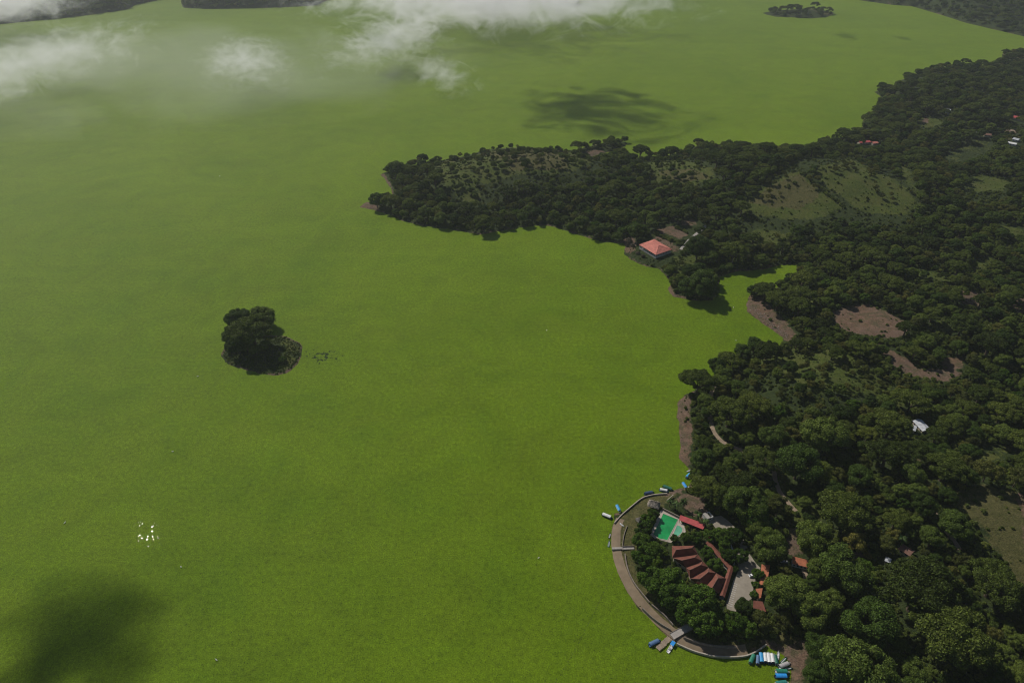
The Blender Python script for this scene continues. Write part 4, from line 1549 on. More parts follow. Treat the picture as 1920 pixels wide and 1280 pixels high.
# --- pool roof
def quad_roof(name, label, px, z, dz, mat, cat, posts=4, wall=None):
    pts = [P(a, b, z) for a, b in px]
    c = sum(pts, Vector()) / 4; c.z = GZ
    e = empty(name, c)
    tag(e, label, cat)
    pts = [p - c for p in pts]
    pts[2].z -= dz; pts[3].z -= dz
    v = pts + [p - Vector((0, 0, .16)) for p in pts]
    MB().add(v, [(3, 2, 1, 0), (4, 5, 6, 7), (0, 1, 5, 4), (1, 2, 6, 5), (2, 3, 7, 6), (3, 0, 4, 7)]).build('roof', mat, e)
    ctr = sum(pts, Vector()) / 4
    for i in range(4):
        for k in range(posts // 2):
            p = pts[i].lerp(pts[(i + 1) % 4], k / max(1, posts // 2)) if i % 2 == 0 else pts[i]
            if i % 2 and k:
                continue
            q = ctr + (p - ctr) * .94
            MB().box((q.x, q.y, (p.z - .2) / 2), (.18, .18, max(.5, p.z - .2))).build('post', 'wood_dark', e)
    if wall:
        pp = [(ctr.x + (p.x - ctr.x) * .86, ctr.y + (p.y - ctr.y) * .86) for p in pts]
        MB().prism(pp, -.3, min(p.z for p in pts) - .25).build('wall', wall, e)
    return e


quad_roof('pool_shelter', 'long red metal roof beside the swimming pool', [(1276, 965), (1322.5, 981.5), (1318.5, 991), (1273, 973)], GZ + 3.0, .5, 'red_sheet', 'shelter', 8)
quad_roof('stall', 'upper stall with an orange-red roof right of the white car', [(1428, 1057), (1444, 1059), (1438, 1093), (1424, 1096)], GZ + 3.0, .3, 'tile_orange', 'stall', 6, 'cream_wall')
quad_roof('stall', 'middle stall with a dull red roof below the upper stall', [(1417, 1103), (1430, 1102), (1427, 1119), (1420, 1122)], GZ + 2.8, .3, 'tile_orange', 'stall', 4, 'cream_wall')
quad_roof('stall', 'lowest stall with a dark red roof below the car park trees', [(1413, 1125), (1430, 1127), (1437, 1146), (1412, 1138)], GZ + 2.8, .3, 'tile', 'stall', 4, 'cream_wall')

# --- small roofless white building
c = P(1327, 968, GZ + 1.5); c.z = GZ
rl = tag(empty('roofless_building', c, R(24)), 'small roofless white building with a square opening north of the pool', 'building')
for x, y, sx, sy in ((0, 2.2, 5, .3), (0, -2.2, 5, .3), (2.35, 0, .3, 4.1), (-2.35, 0, .3, 4.1)):
    MB().box((x, y, 1.4), (sx, sy, 2.8)).build('wall', 'white_wall', rl)
MB().box((-1.2, 0, 2.9), (2.9, 4.9, .2)).build('roof_slab', 'concrete', rl)
MB().box((2.45, 0, 1.0), (.16, 1.0, 2.0)).build('door', 'dark_open', rl)
MB().box((.2, -2.3, 1.5), (1.2, .16, 1.0)).build('window', 'dark_open', rl)

# --- thatched shelters
def thatch(name, label, px, py, lx, ly, rz, eave, top, mat, hip=True):
    c = P(px, py, GZ + (eave + top) / 2); c.z = GZ
    e = tag(empty(name, c, rz), label, 'shelter')
    rg = np.random.RandomState(int(px))
    mb = MB()
    rows = 6
    rx = lx * .28 if hip else 0.01
    for k in range(rows):                          # overlapping shaggy courses
        f0, f1 = k / rows, (k + 1.25) / rows
        def ring(f, drop):
            out = []
            a, b = lx / 2 + (rx - lx / 2) * (1 - f), ly / 2 * f
            z = top + (eave - top) * f - drop
            n = 40
            for i in range(n):
                t = 2 * math.pi * i / n
                ct, st = math.cos(t), math.sin(t)
                m = max(abs(ct), abs(st)) ** .75
                j = 1 + (rg.rand() - .5) * .13
                out.append((rx * (1 - f) * np.sign(ct) * min(1, abs(ct) * 2) * 0 + a * ct / m * j, b * st / m * j, z + (rg.rand() - .5) * .28))
            return out
        r0, r1 = ring(f0 * .98 + .01, 0), ring(min(f1, 1.0), .12)
        n = 40
        mb.add(r0 + r1, [(i, (i + 1) % n, n + (i + 1) % n, n + i)[::-1] for i in range(n)])
    mb.build('thatch_roof', mat, e)
    for sx in (-1, 0, 1):
        for sy in (-1, 1):
            MB().tube((sx * lx * .40, sy * ly * .40, -.3), (sx * lx * .40, sy * ly * .40, eave + .25), .14, .12, 6).build('post', 'wood_dark', e)
    MB().tube((-rx, 0, top - .08), (rx, 0, top - .08), .18, .18, 6).build('ridge_pole', 'wood_dark', e)
    return e


thatch('thatched_shelter', 'large pale thatched shelter on the lake terrace near the pool', 1226.5, 942, 8.2, 6.6, R(-20), 2.4, 4.9, 'thatch')
thatch('thatched_hut', 'small dark thatched hut beside the pool trees', 1200, 972, 4.6, 4.4, R(20), 2.2, 4.2, 'thatch_old', False)

# --- white house with the orange roof
house('white_house', 'white house with an orange roof and dark windows behind the car park', 'house', (1486.5, 1050), (1514, 1057), 4.2, 3.0, .9, 'shed', 'white_wall', 'tile_orange', 4, None, None, .35)

# --- lakeside pavilion
pa, pb, pc, pd = [P(x, y, zz) for (x, y), zz in zip([(1198, 458.5), (1230, 478), (1260.5, 467.5), (1227, 448.5)], [7.2] * 4)]
c = (pa + pb + pc + pd) / 4
gz = zg(c.x, c.y); c.z = gz
pv = tag(empty('pavilion', c), 'lakeside pavilion with a salmon pink hipped metal roof', 'building')
q = [p - c for p in (pa, pb, pc, pd)]
ev = 7.2 - gz
for p in q:
    p.z = ev
ctr = sum(q, Vector()) / 4
r1 = (q[0] + q[3]) / 2 * .34 + ctr * .0; r2 = (q[1] + q[2]) / 2 * .34
r1.z = r2.z = ev + 4.0
v = q + [r1, r2] + [p - Vector((0, 0, .25)) for p in q]
rf = MB().add(v, [(0, 1, 5, 4), (1, 2, 5), (2, 3, 4, 5), (3, 0, 4), (9, 8, 7, 6), (0, 6, 7, 1), (1, 7, 8, 2), (2, 8, 9, 3), (3, 9, 6, 0)]).build('roof', 'pink_sheet', pv)
cap = MB()
for a, b in ((r1, r2), (r1, q[0]), (r1, q[3]), (r2, q[1]), (r2, q[2])):
    cap.tube(a, b, .2, .2, 5)
cap.build('ridge_cap', 'pink_sheet', rf)
MB().prism([(p.x * .72, p.y * .72) for p in q], -1.5, ev - .3).build('wall', 'white_wall', pv)
MB().prism([(p.x * .97, p.y * .97) for p in q], -1.5, .35).build('terrace', 'concrete', pv)
for i in range(4):
    a, b = q[i] * .93, q[(i + 1) % 4] * .93
    wa, wb = q[i] * .72, q[(i + 1) % 4] * .72
    n = 9
    for k in range(n):
        p = a.lerp(b, k / n)
        MB().box((p.x, p.y, ev / 2), (.4, .4, ev - .4)).build('post', 'white_wall', pv)
        if k:
            w_ = wa.lerp(wb, k / n); o_ = w_.normalized() * .05
            MB().box((w_.x * 1.005, w_.y * 1.005, ev * .5), (1.7, .25, ev * .5), math.atan2((b - a).y, (b - a).x)).build('window', 'glass', pv)
    m_ = (a + b) / 2
    d = b - a
    MB().box((m_.x, m_.y, .9), (d.length, .12, 1.0), math.atan2(d.y, d.x)).build('railing', 'white_wall', pv)

# --- scattered houses
house('barn', 'left grey metal-roofed barn in the wood', 'barn', (1698.5, 796), (1716.5, 803.5), 5.5, 3.0, 1.1, 'gable', 'cream_wall', 'zinc', 2, 'grey metal barns in the wood')
house('barn', 'right grey metal-roofed barn in the wood, the longer one', 'barn', (1720, 789), (1738, 806), 6.5, 3.0, 1.2, 'gable', 'cream_wall', 'zinc', 3, 'grey metal barns in the wood')
house('cottage', 'brown-roofed cottage among trees on the wooded slope', 'house', (1690, 1024), (1709, 1037), 5.0, 2.8, 1.3, 'gable', 'cream_wall', 'tile_brown', 2)
house('shed', 'tiny grey shed roof beside the brown-roofed cottage', 'shed', (1661, 1048), (1669, 1051), 2.4, 2.4, .5, 'shed', 'concrete', 'zinc', 1)
house('shed', 'narrow pale roof between trees uphill of the boat landing', 'shed', (1579, 1201), (1597, 1213), 2.2, 2.6, .4, 'shed', 'concrete', 'zinc', 2)
house('village_house', 'tall white house with a pale roof at the top of the wood', 'house', (1771, 205), (1782, 207), 9, 6.0, 1.6, 'gable', 'white_wall', 'zinc', 3, 'village houses')
house('village_house', 'white-roofed house below the tall white house', 'house', (1806, 229), (1815, 231), 7, 3.0, 1.2, 'gable', 'white_wall', 'zinc', 2, 'village houses')
house('village_house', 'brightest white roof beside the crop field', 'house', (1828, 247), (1836, 249), 7, 3.0, 1.0, 'gable', 'white_wall', 'paint', 2, 'village houses')
house('village_house', 'small orange-roofed house at the corner of the crop field', 'house', (1799, 250), (1806, 252), 6, 3.0, 1.3, 'gable', 'white_wall', 'tile_orange', 2, 'village houses')
house('village_house', 'brown-roofed house beside the village dirt road', 'house', (1846, 251), (1858, 253), 9, 3.0, 1.4, 'gable', 'cream_wall', 'tile_brown', 2, 'village houses')
house('village_house', 'long white roof below the village dirt road', 'house', (1888, 266), (1906, 270), 8, 3.2, 1.0, 'gable', 'white_wall', 'paint', 3, 'village houses')
house('village_house', 'smaller pale roof behind the long white roof', 'house', (1901, 259.5), (1911, 262), 9, 3.2, 1.2, 'gable', 'white_wall', 'zinc', 2, 'village houses')
house('village_house', 'long red-roofed house above the village dirt road', 'house', (1897, 217), (1926, 224), 11, 3.4, 1.8, 'gable', 'cream_wall', 'red_sheet', 4, 'village houses')
house('village_house', 'long pinkish-red roofed house near the far bay', 'house', (1610, 266), (1630, 265), 8, 3.2, 1.4, 'gable', 'cream_wall', 'red_sheet', 4, 'village houses')
house('village_house', 'short pink roof beside the long pinkish-red one', 'house', (1635, 268), (1644, 267), 6, 3.0, 1.2, 'gable', 'cream_wall', 'pink_sheet', 2, 'village houses')
house('village_house', 'small pale roof left of the pinkish-red roofs', 'house', (1547, 273), (1552, 273.5), 5, 2.8, 1.0, 'gable', 'white_wall', 'zinc', 1, 'village houses')

# --- white tent at the shore
c = hit(1402, 667)
tn_ = tag(empty('white_tent', c, R(20)), 'small bright white tent on the shore between domed trees', 'tent')
MB().add([(-2.2, -1.7, 1.9), (2.2, -1.7, 1.9), (2.2, 1.7, 1.9), (-2.2, 1.7, 1.9), (0, 0, 3.3)], [(0, 1, 4), (1, 2, 4), (2, 3, 4), (3, 0, 4)]).build('canopy', 'paint', tn_)
for sx in (-1, 1):
    for sy in (-1, 1):
        MB().tube((sx * 2.1, sy * 1.6, 0), (sx * 2.1, sy * 1.6, 1.9), .05, .05, 6).build('pole', 'paint', tn_)

# ------------------------------------------------------------------ lake walls, steps, ramp, dock
def wall_line(name, label, px, z0, z1, th, mat, zref):
    pts = [P(a, b, zref) for a, b in px]
    p2 = smooth_line(resample([tuple(p[:2]) for p in pts], 2.0), 3)
    tn = np.gradient(p2, axis=0); tn /= np.linalg.norm(tn, axis=1)[:, None]
    nr = np.stack([-tn[:, 1], tn[:, 0]], -1) * th / 2
    rg = np.random.RandomState(len(px) + 3)
    L_, R_ = p2 + nr, p2 - nr
    v, f = [], []
    for i in range(len(p2)):
        zt = z1 + (rg.rand() - .5) * .07
        v += [(*L_[i], z0), (*L_[i], zt), (*R_[i], zt), (*R_[i], z0)]
        if i:
            b = 4 * i
            f += [(b - 4 + j, b + j, b + (j + 1) % 4, b - 4 + (j + 1) % 4) for j in range(4)]
    f += [(0, 1, 2, 3), (4 * len(p2) - 1, 4 * len(p2) - 2, 4 * len(p2) - 3, 4 * len(p2) - 4)]
    o = meshobj(name, v, f, mat)
    return tag(o, label, 'wall', 'low walls along the resort shore')


wall_line('lake_wall', 'curved pale lake wall between the dock and the moored boats', [(1269, 1205), (1299, 1219), (1339, 1229.5), (1382, 1230.5), (1402, 1228.5), (1420, 1219.5), (1437, 1207)], -1.0, 1.5, .65, 'coping', 1.4)
wall_line('lake_wall', 'straight pinkish lake wall beside the large thatched shelter', [(1152, 979), (1166, 963.5), (1183, 949), (1205, 931), (1229, 925.5), (1251, 924.5)], -1.0, 1.6, .5, 'coping', 1.5)
wall_line('stone_kerb', 'inner stone kerb of the promenade above the bend', [(1172, 1037), (1174, 1055), (1180, 1075), (1192, 1097), (1206, 1113), (1218, 1128)], .4, 2.5, .5, 'stone', 2.4)
wall_line('stone_kerb', 'inner stone kerb running from the bend to the boat ramp', [(1222, 1132), (1236, 1143), (1250, 1155), (1262, 1170)], .4, 2.5, .5, 'stone', 2.4)
wall_line('stone_kerb', 'outer stone kerb from the promenade bend to the boat ramp', [(1205, 1139), (1220, 1154), (1238, 1168), (1258, 1179)], .2, 2.3, .45, 'stone', 2.2)
wall_line('stone_kerb', 'long low kerb on the terrace behind the curved lake wall', [(1282, 1193), (1300, 1201), (1325, 1207), (1350, 1211), (1382, 1212)], .6, 2.7, .45, 'stone', 2.6)
wall_line('stone_kerb', 'inner kerb of the promenade below the small thatched hut', [(1176, 985), (1170, 1000), (1167, 1018), (1168, 1030)], .6, 2.35, .4, 'stone', 2.3)

st = P(1168, 1028, 1.6); st.z = 1.0
steps = tag(empty('concrete_steps', st, R(-4)), 'concrete steps crossing the promenade to the water', 'steps')
for i in range(6):
    MB().box((-6.2 + i * 1.0, 0, -.9 + i * .13 + .6), (1.0, 1.5, 1.6)).build('step', 'concrete', steps)
MB().box((3.2, .3, .75), (7.5, 1.9, .9), R(6)).build('landing', 'concrete', steps)
MB().box((3.2, 1.35, 1.3), (7.5, .25, 1.2), R(6)).build('side_wall', 'stone', steps)

ramp_px = [(1256, 1187), (1291, 1167.5), (1299, 1178), (1264, 1198)]
rp = [P(*a, z) for a, z in zip(ramp_px, (1.2, 2.6, 2.6, 1.2))]
c = sum(rp, Vector()) / 4
rmp = tag(empty('boat_ramp', c), 'sloping grey concrete boat ramp leading down to the wooden dock', 'ramp')
v = [p - c for p in rp]
v += [p - Vector((0, 0, 1.4)) for p in v]
MB().add(v, [(0, 1, 2, 3)[::-1], (4, 5, 6, 7), (0, 1, 5, 4), (1, 2, 6, 5), (2, 3, 7, 6), (3, 0, 4, 7)]).build('slab', 'concrete', rmp)
for a, b in ((0, 1), (3, 2)):
    p, q_ = v[a], v[b]
    MB().tube(p + Vector((0, 0, .1)), q_ + Vector((0, 0, .1)), .2, .2, 6).build('kerb', 'stone', rmp)

da, db = P(1256, 1195, .8), P(1233, 1216, .8)
d = db - da
dock = tag(empty('wooden_dock', (da + db) / 2 - Vector((0, 0, .8)), math.atan2(d.y, d.x)), 'short weathered wooden dock beside the blue boats below the ramp', 'dock')
L = d.length
npk = 22
for i in range(npk):
    j = random.uniform(-.15, .15)
    MB().box((-L / 2 + L * (i + .5) / npk, j, .8 + random.uniform(-.015, .015)), (L / npk * .86, 3.0 + random.uniform(-.3, .3), .08), random.uniform(-.03, .03)).build('plank', 'wood', dock)
for s in (-1, 1):
    MB().box((0, s * 1.1, .66), (L, .16, .16)).build('beam', 'wood_dark', dock)
    for i in range(4):
        MB().tube((-L / 2 + L * (i + .4) / 4, s * 1.2, -1.5), (-L / 2 + L * (i + .4) / 4, s * 1.2, 1.15), .1, .09, 6).build('pile', 'wood_dark', dock)


# ------------------------------------------------------------------ boats
def hull_mesh(L, B, D, open_):
    n = 13
    V, F = [], []
    for i in range(n):
        f = i / (n - 1)
        x = -L / 2 + L * f
        w = B / 2 * (1 - max(0, (f - .55) / .45) ** 2.2) * (.86 + .14 * min(1, f / .2))
        w = max(w, .03)
        sh = D + .38 * max(0, (f - .45) / .55) ** 2
        keel = -.22 + .30 * max(0, (f - .7) / .3) ** 2
        V += [(x, -w, sh), (x, -w * .82, keel + .16), (x, 0, keel), (x, w * .82, keel + .16), (x, w, sh), (x, w * .86, sh - .02), (x, w * .66, .16), (x, 0, .12), (x, -w * .66, .16), (x, -w * .86, sh - .02)]
        if i:
            b = 10 * i
            F += [(b - 10 + j, b - 10 + (j + 1) % 10, b + (j + 1) % 10, b + j) for j in range(10)]
    F += [tuple(range(9, -1, -1)), tuple(range(10 * (n - 1), 10 * n))]
    return V, F


def canopy_mesh(L, B, z):
    V, F = [], []
    n, m = 9, 7
    x0, x1 = -L * .46, L * .30
    for i in range(n):
        x = x0 + (x1 - x0) * i / (n - 1)
        sag = -.05 * abs(math.sin(math.pi * i * 4 / (n - 1) + .01))
        for j in range(m):
            t = -1 + 2 * j / (m - 1)
            V.append((x, t * B * .56, z + .42 * (1 - abs(t) ** 2.2) + sag))
        if i:
            b = m * i
            F += [(b - m + j, b + j, b + j + 1, b - m + j + 1) for j in range(m - 1)]
    k = len(V)
    V += [(x, y, zz - .05) for x, y, zz in V]
    F += [tuple(q_ + k for q_ in f[::-1]) for f in F]
    # hanging side curtains
    for s in (0, m - 1):
        b = len(V)
        for i in range(n):
            p = V[i * m + s]
            V.append((p[0], p[1] * 1.0, p[2] - .02)); V.append((p[0], p[1] * 1.02, p[2] - .38))
            if i:
                F.append((b + 2 * i - 2, b + 2 * i, b + 2 * i + 1, b + 2 * i - 1))
    return V, F


def boat(stern, bow, hullc, canc, label, open_=False, lmin=6.0, lmax=9.5, wid=None):
    a, b = P(*stern, .6 if open_ else 1.4), P(*bow, .6)
    c = (a + b) / 2
    d = b - a
    L = min(lmax, max(lmin, math.hypot(d.x, d.y)))
    B = wid or (L * .255 if not open_ else L * .23)
    gzz = max(0.0, zg(c.x, c.y))
    e = empty('open_boat' if open_ else 'covered_boat', (c.x, c.y, gzz + .02), math.atan2(d.y, d.x))
    tag(e, label, 'boat', 'open boats on the shore' if open_ else 'canopied boats moored along the resort shore')
    V, F = hull_mesh(L, B, .62 if not open_ else .5, open_)
    h = meshobj('hull', V, F, 'tarp_' + hullc, e, False)
    bt = 5 if open_ else 4
    for i in range(bt):
        x = -L * .36 + L * .62 * i / (bt - 1)
        MB().box((x, 0, .40 if open_ else .45), (.32, B * .80, .06)).build('bench', 'tarp_white' if open_ else 'wood', e)
    if not open_:
        V, F = canopy_mesh(L, B, 1.55)
        meshobj('canopy', V, F, 'tarp_' + canc, e, False)
        for x in (-L * .44, -L * .08, L * .28):
            for s in (-1, 1):
                MB().tube((x, s * B * .40, .5), (x, s * B * .47, 1.62), .035, .035, 5).build('post', 'tarp_white', e)
        MB().box((-L / 2 - .16, 0, .62), (.36, .34, .62)).build('outboard_motor', 'tarp_black', e)
    return e


BOATS = [
    ((1129, 962), (1149, 971.5), 'navy', 'white', 'white-canopied boat lying off the straight lake wall, farthest from shore', False),
    ((1156, 945.5), (1163, 961), 'white', 'sky', 'sky blue canopied boat beside the straight lake wall', False),
    ((1208, 924), (1227, 922.5), 'navy', 'navy', 'dark navy canopied boat alongside the lake wall below the thatched shelter', False),
    ((1237, 916), (1254, 921), 'blue', 'white', 'white-canopied blue boat beside the dark green boat', False),
    ((1243, 909.5), (1263, 919), 'darkgreen', 'darkgreen', 'dark green canopied boat beyond the thatched shelter', False),
    ((1280.5, 904), (1288, 917), 'white', 'brightblue', 'bright blue canopied boat under the spreading shore tree', False),
    ((1287, 894), (1297, 886), 'blue', 'sky', 'blue canopied boat at the foot of the bare earth bank', False),
    ((1217, 1208), (1239, 1199), 'blue', 'slate', 'slate blue canopied boat on the lake side of the wooden dock', False),
    ((1406.5, 1242), (1415, 1224), 'teal', 'green', 'green canopied boat at the end of the curved lake wall', False),
    ((1420.5, 1244), (1421.5, 1226), 'navy', 'slate', 'slate blue canopied boat in the moored row, beside the green one', False),
    ((1429, 1241), (1425.5, 1220), 'navy', 'sky', 'sky blue canopied boat in the moored row, beside the white ones', False),
    ((1436, 1240), (1433.5, 1221), 'blue', 'white', 'white-canopied boat beside the sky blue one in the row', False),
    ((1443.5, 1242), (1439.5, 1220.5), 'blue', 'white', 'middle one of the three white-canopied boats in the row', False),
    ((1450, 1241), (1446, 1222.5), 'blue', 'white', 'white-canopied boat beside the dark green one in the row', False),
    ((1457, 1244), (1452, 1225), 'white', 'darkgreen', 'dark green canopied boat at the end of the moored row', False),
    ((1461, 1249), (1482, 1242), 'white', 'grey', 'grey-canopied boat with a white bow on the dirt landing', False),
    ((1454, 1256), (1481, 1259.5), 'white', 'green', 'green canopied boat nosed onto the landing above the blue one', False),
    ((1453, 1265.5), (1480, 1267.5), 'navy', 'brightblue', 'bright blue canopied boat nosed onto the dirt landing', False),
    ((1454, 1280), (1479, 1278.5), 'white', 'teal', 'teal green canopied boat at the bottom edge of the picture', False),
    ((1458, 1236), (1459.5, 1219), 'white', '', 'white and dark open boat lying at the end of the moored row', True),
    ((1464, 1242), (1475, 1230.5), 'darkgreen', '', 'slim dark green open boat drawn up on the landing', True),
    ((1471, 1252), (1486.5, 1251.5), 'darkgreen', '', 'small green open boat with white seats beside the grey-canopied boat', True),
    ((1288, 883), (1296, 880), 'white', '', 'small white open boat below the bare earth bank', True),
    ((1290, 912), (1296, 919), 'white', '', 'white open boat under the spreading shore tree', True),
    ((1142, 1008), (1144.5, 998), 'black', '', 'upper of two dark open boats tied to the promenade', True),
    ((1140.5, 1024), (1143, 1012), 'teal', '', 'lower of two dark open boats tied to the promenade', True),
    ((1163, 983), (1168.5, 987.5), 'white', '', 'small upturned-looking white boat lying on the promenade', True),
]
for s, b, hc, cc, lab, op in BOATS:
    boat(s, b, hc, cc, lab, op, 3.6 if op else 6.5, 6.0 if op else 8.8)
# the working boat at the dock: open deck with a blue awning over part of it
e = boat((1252, 1222), (1265, 1201), 'white', 'brightblue', 'white work boat with a short bright blue awning beside the wooden dock', True, 7.5, 9.0)
e.name = 'work_boat'
e['group'] = 'canopied boats moored along the resort shore'
MB().box((1.6, 0, 1.7), (2.8, 2.1, .1)).build('awning', 'tarp_brightblue', e)
for x in (.4, 2.8):
    for s in (-1, 1):
        MB().tube((x, s * .85, .3), (x, s * .95, 1.68), .04, .04, 6).build('post', 'tarp_white', e)
MB().box((-1.6, 0, .75), (1.2, 1.0, .6)).build('engine_box', 'tarp_grey', e)

# ------------------------------------------------------------------ white car
c = P(1410.5, 1078, GZ + .8); c.z = GZ + .14
car = tag(empty('parked_car', c, R(12)), 'small white car parked in the car park beside the stalls', 'car')
prof = [(-2.1, .35), (-2.12, .85), (-1.75, .95), (-1.2, 1.45), (.35, 1.48), (1.05, .98), (1.95, .86), (2.1, .6), (2.1, .35)]
V = [(x, s * (.86 if z < 1.0 else .70), z) for s in (-1, 1) for x, z in prof]
n = len(prof)
F = [tuple(range(n)), tuple(range(2 * n - 1, n - 1, -1))] + [(i, n + i, n + (i + 1) % n, (i + 1) % n) for i in range(n)]
meshobj('body', V, F, 'car_paint', car)
MB().add([(.42, -.66, 1.46), (.42, .66, 1.46), (1.03, .78, 1.02), (1.03, -.78, 1.02)], [(0, 3, 2, 1)]).build('windscreen', 'glass', car).location = (.03, 0, .02)
MB().add([(-1.25, -.66, 1.43), (-1.25, .66, 1.43), (-1.72, .78, 1.0), (-1.72, -.78, 1.0)], [(0, 1, 2, 3)]).build('rear_window', 'glass', car).location = (-.03, 0, .02)
for s in (-1, 1):
    MB().box((-.4, s * .80, 1.2), (1.7, .06, .34)).build('side_window', 'glass', car)
    MB().box((2.1, s * .6, .7), (.06, .3, .14)).build('headlight', 'chrome', car)
    for x in (-1.3, 1.3):
        w = MB().tube((x, s * .70, .32), (x, s * .90, .32), .32, .32, 14).build('wheel', 'tyre', car)
        MB().tube((x, s * .90, .32), (x, s * .915, .32), .19, .18, 10).build('rim', 'chrome', w)

# second, shaded car beside the white house
c = P(1470, 1052, GZ + .8); c.z = zg(c.x, c.y) + .1
car2 = tag(empty('parked_car', c, R(-10)), 'grey car parked in the shade beside the white orange-roofed house', 'car')
car['group'] = car2['group'] = 'parked cars'
for ch in list(car.children):
    k = ch.copy(); k.parent = car2; col.objects.link(k)
    if k.name.startswith('body'):
        k.data = ch.data.copy(); k.data.materials.clear(); k.data.materials.append(M['tarp_grey'])
    for g in ch.children:
        r_ = g.copy(); r_.parent = k; col.objects.link(r_)

# ------------------------------------------------------------------ line of floats on the lake
la = [P(1151, 1068), P(1136, 1102), P(1108, 1160), P(1074, 1226), P(1038, 1284), P(1012, 1326)]
fl = tag(empty('float_line', la[2]), 'dotted line of small dark floats reaching from the promenade across the lake', 'float line')
pts = resample([tuple(p[:2]) for p in la], 1.6)
mb = MB()
for a, b in zip(pts[:-1], pts[1:]):
    mb.tube((a[0] - la[2].x, a[1] - la[2].y, .05), (b[0] - la[2].x, b[1] - la[2].y, .05), .012, .012, 4)
mb.build('rope', 'wood_dark', fl)
fm = None
rgf = np.random.RandomState(4)
for i, p in enumerate(pts):
    if rgf.rand() < .18:
        continue
    if fm is None:
        o = MB()
        for k in range(3):
            o.tube((0, 0, -.1 + k * .12), (0, 0, .02 + k * .12), (.13, .18, .18)[k], (.18, .18, .10)[k], 8)
        ob = o.build('float', 'tarp_black', fl); fm = ob.data
    else:
        ob = link('float', fm, None, fl)
    ob.location = (p[0] - la[2].x + rgf.uniform(-.25, .25), p[1] - la[2].y + rgf.uniform(-.25, .25), .05)

# white birds resting on the floating plants
bm_ = MB()
for i in range(8):
    pass
bv, bf = ICO_V * np.array((.48, .24, .22)) + np.array((0, 0, .36)), ICO_F
birdm = MB().add(bv.tolist(), bf)
birdm.tube((.38, 0, .42), (.50, 0, .78), .07, .05, 6)
birdm.add((ICO_V * .1 + np.array((.53, 0, .83))).tolist(), ICO_F)
birdm.tube((.6, 0, .83), (.85, 0, .80), .03, .008, 5)
birdm.tube((-.38, 0, .38), (-.75, 0, .30), .13, .03, 6)
birdm.tube((0, .06, .0), (0, .06, .2), .02, .02, 5); birdm.tube((0, -.06, .0), (0, -.06, .2), .02, .02, 5)
bd = None
for n_, (a, b, lab) in enumerate([(324, 847, 'white bird on the open lake below the wooded island'), (122, 980, 'white bird nearest the outer edge of the lake, level with the sun glitter'), (406, 1237, 'white bird on the lake near the lower cloud shadow'),
                             (1010, 1046, 'white bird on the lake out from the promenade'), (1025, 620, 'white bird in mid lake off the pebbly spit'), (412, 331, 'white bird far out on the hazy lake'),
                             (1375, 577, 'white bird on the water off the pebbly spit'), (1380, 639, 'white bird in the bay below the pebbly spit'), (371, 706, 'white bird on the lake beside the wooded island'), (340, 1063, 'white bird below the sun glitter on the lake')]):
    p = P(a, b)
    if bd is None:
        ob = birdm.build('white_bird', 'paint'); bd = ob.data
    else:
        ob = link('white_bird', bd, None)
    ob.location = (p.x, p.y, .05); ob.rotation_euler = (0, 0, n_ * 1.3); ob.scale = (1.3, 1.3, 1.3)
    tag(ob, lab, 'bird', 'white birds on the lake')

# driftwood and rubbish heap north of the pool, pale rocks along the pebbly spit
rgr = np.random.RandomState(21)
rocks = MB()
for _ in range(150):
    f = rgr.rand()
    a = np.array((1402, 580)) * (1 - f) + np.array((1470, 636)) * f + rgr.normal(size=2) * (3, 3) + (6, -5)
    p = hit(*a)
    if shore_sd(np.array([p.x]), np.array([p.y]))[0] < .3:
        continue
    r = rgr.uniform(.2, .6)
    rocks.add((ICO_V * r * rgr.uniform(.7, 1.2, (1, 3)) * (1 + .3 * (rgr.rand(len(ICO_V), 1) - .5)) + np.array((p.x, p.y, p.z))).tolist(), ICO_F)
tag(rocks.build('shore_stones', 'stone'), 'pale stones and pebbles strewn over the bare spit', 'stones', None, 'stuff')


# ------------------------------------------------------------------ haze and clouds
def volume_mat(name, density, color, aniso=.2):
    m = bpy.data.materials.new(name); m.use_nodes = True
    n, l = m.node_tree.nodes, m.node_tree.links
    n.remove(n['Principled BSDF'])
    v = n.new('ShaderNodeVolumePrincipled')
    v.inputs['Color'].default_value = (*color, 1)
    v.inputs['Density'].default_value = density
    v.inputs['Anisotropy'].default_value = aniso
    l.new(v.outputs[0], n['Material Output'].inputs['Volume'])
    return m, v


HAZE = 0.000055
hm, _ = volume_mat('haze_air', HAZE, (.90, .94, 1.0), .3)
hz_ = MB().box((0, 4800, 188), (21600, 11600, 392)).build('haze', hm)
tag(hz_, 'thin pale haze lying over the lake and the far shores', 'haze', None, 'stuff')


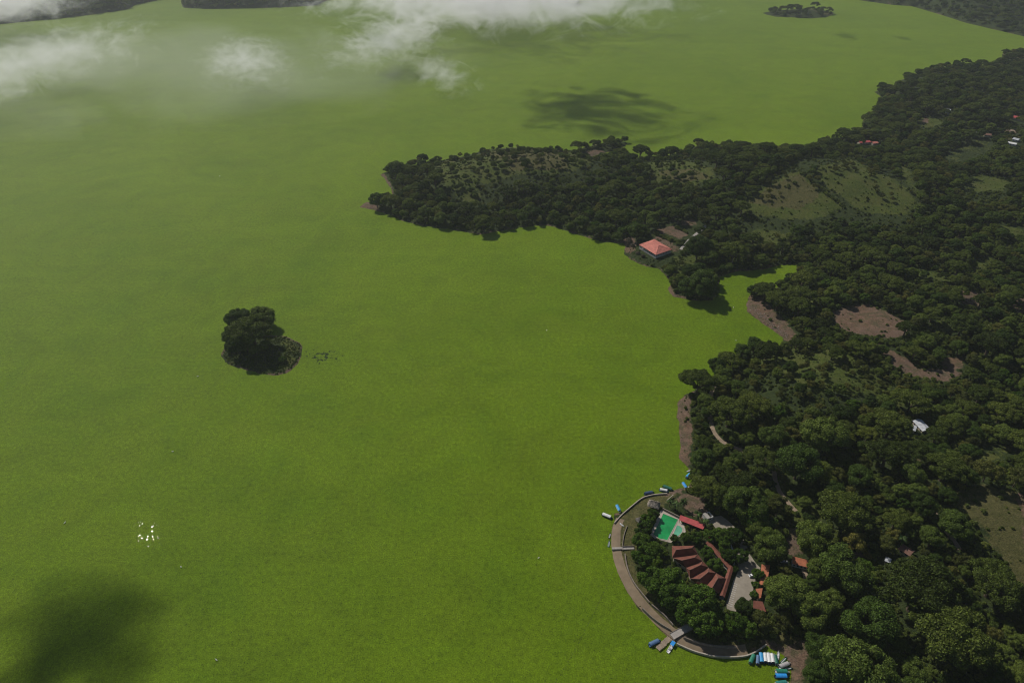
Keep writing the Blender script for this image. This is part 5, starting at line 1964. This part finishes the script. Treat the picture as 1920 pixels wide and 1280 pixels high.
def cloud(label, c, size, density, seed, scale=1.0, lo=.42, hi=.72, rz=0.0, step=.45, detail=6):
    """a wisp: an ellipsoid of air whose density follows fractal noise"""
    m, v = volume_mat('cloud_vapour', 1.0, (1, 1, 1), .35)
    n, l = m.node_tree.nodes, m.node_tree.links
    tc = n.new('ShaderNodeTexCoord')
    mp = n.new('ShaderNodeMapping'); mp.inputs['Location'].default_value = (seed * 3.7, seed * 1.9, seed * 2.3)
    mp.inputs['Scale'].default_value = (size[0] / 100 * scale, size[1] / 100 * scale, size[2] / 60 * scale)
    l.new(tc.outputs['Object'], mp.inputs['Vector'])
    ns = n.new('ShaderNodeTexNoise'); ns.inputs['Scale'].default_value = 1.0; ns.inputs['Detail'].default_value = detail; ns.inputs['Roughness'].default_value = .66; ns.inputs['Distortion'].default_value = 1.8
    l.new(mp.outputs[0], ns.inputs['Vector'])
    ln = n.new('ShaderNodeVectorMath'); ln.operation = 'LENGTH'; l.new(tc.outputs['Object'], ln.inputs[0])
    fall = n.new('ShaderNodeMath'); fall.operation = 'MULTIPLY_ADD'; fall.inputs[1].default_value = -.46; fall.inputs[2].default_value = .20
    l.new(ln.outputs['Value'], fall.inputs[0])
    ad = n.new('ShaderNodeMath'); ad.operation = 'ADD'; l.new(ns.outputs['Fac'], ad.inputs[0]); l.new(fall.outputs[0], ad.inputs[1])
    mr = n.new('ShaderNodeMapRange'); mr.inputs['From Min'].default_value = lo; mr.inputs['From Max'].default_value = hi
    mr.inputs['To Max'].default_value = density
    l.new(ad.outputs[0], mr.inputs['Value'])
    l.new(mr.outputs[0], v.inputs['Density'])
    m.cycles.volume_step_rate = step
    o = meshobj('cloud', ICO_V.tolist(), ICO_F, m)
    o.location = c; o.scale = size; o.rotation_euler = (0, 0, rz)
    return tag(o, label, 'cloud', 'cloud wisps drifting over the lake')


def at(px, py, alt):
    return P(px, py, alt)


cloud('ragged white wisp hanging over the far middle of the lake', at(735, 70, 52), (190, 520, 50), .022, 1, 1.8, .51, .80, R(-12))
cloud('small trailing wisp below the ragged white one', at(825, 135, 40), (90, 260, 38), .017, 12, 2.4, .50, .82, R(25))
cloud('thin forked wisp over the far lake', at(455, 112, 46), (165, 400, 44), .018, 2, 2.1, .52, .82, R(20))
cloud('broad soft wisp at the far hazy side of the lake', at(60, 115, 50), (240, 640, 48), .014, 3, 1.4, .47, .82)
cloud('bright cloud bank covering the far shore', at(920, -4, 68), (660, 520, 64), .024, 4, 1.0, .42, .72, 0.0, .5)
cloud('white cloud covering the far wooded corner', at(-40, 8, 70), (380, 300, 66), .017, 5, 1.1, .44, .74, 0.0, .5)
cloud('thin veil of mist over the far hazy side of the lake', at(200, 125, 46), (800, 430, 44), .0022, 11, .35, .28, .9, 0.0, 1.2, 2)


def over(px, py, alt):
    p = P(px, py)
    return p + SUN * (alt / SUN.z)


cloud('cloud overhead casting the large shadow beyond the peninsula', over(1130, 212, 520), (250, 280, 22), .075, 6, .9, .44, .60, 0.0, 1.0, 4)
cloud('cloud overhead casting the shadow near the ragged wisp', over(748, 140, 520), (75, 110, 18), .06, 7, 1.1, .42, .62, 0.0, 1.0, 4)
cloud('cloud overhead casting the lower corner shadow', over(135, 1225, 560), (86, 66, 18), .11, 8, 1.5, .42, .64, 0.0, 1.0, 4)
cloud('small cloud overhead shading the far lake', over(1585, 68, 520), (60, 90, 14), .04, 9, 1.2, .42, .62, 0.0, 1.0, 4)
cloud('small cloud overhead shading the far lake near the islet', over(1688, 72, 520), (48, 70, 14), .04, 10, 1.2, .42, .62, 0.0, 1.0, 4)
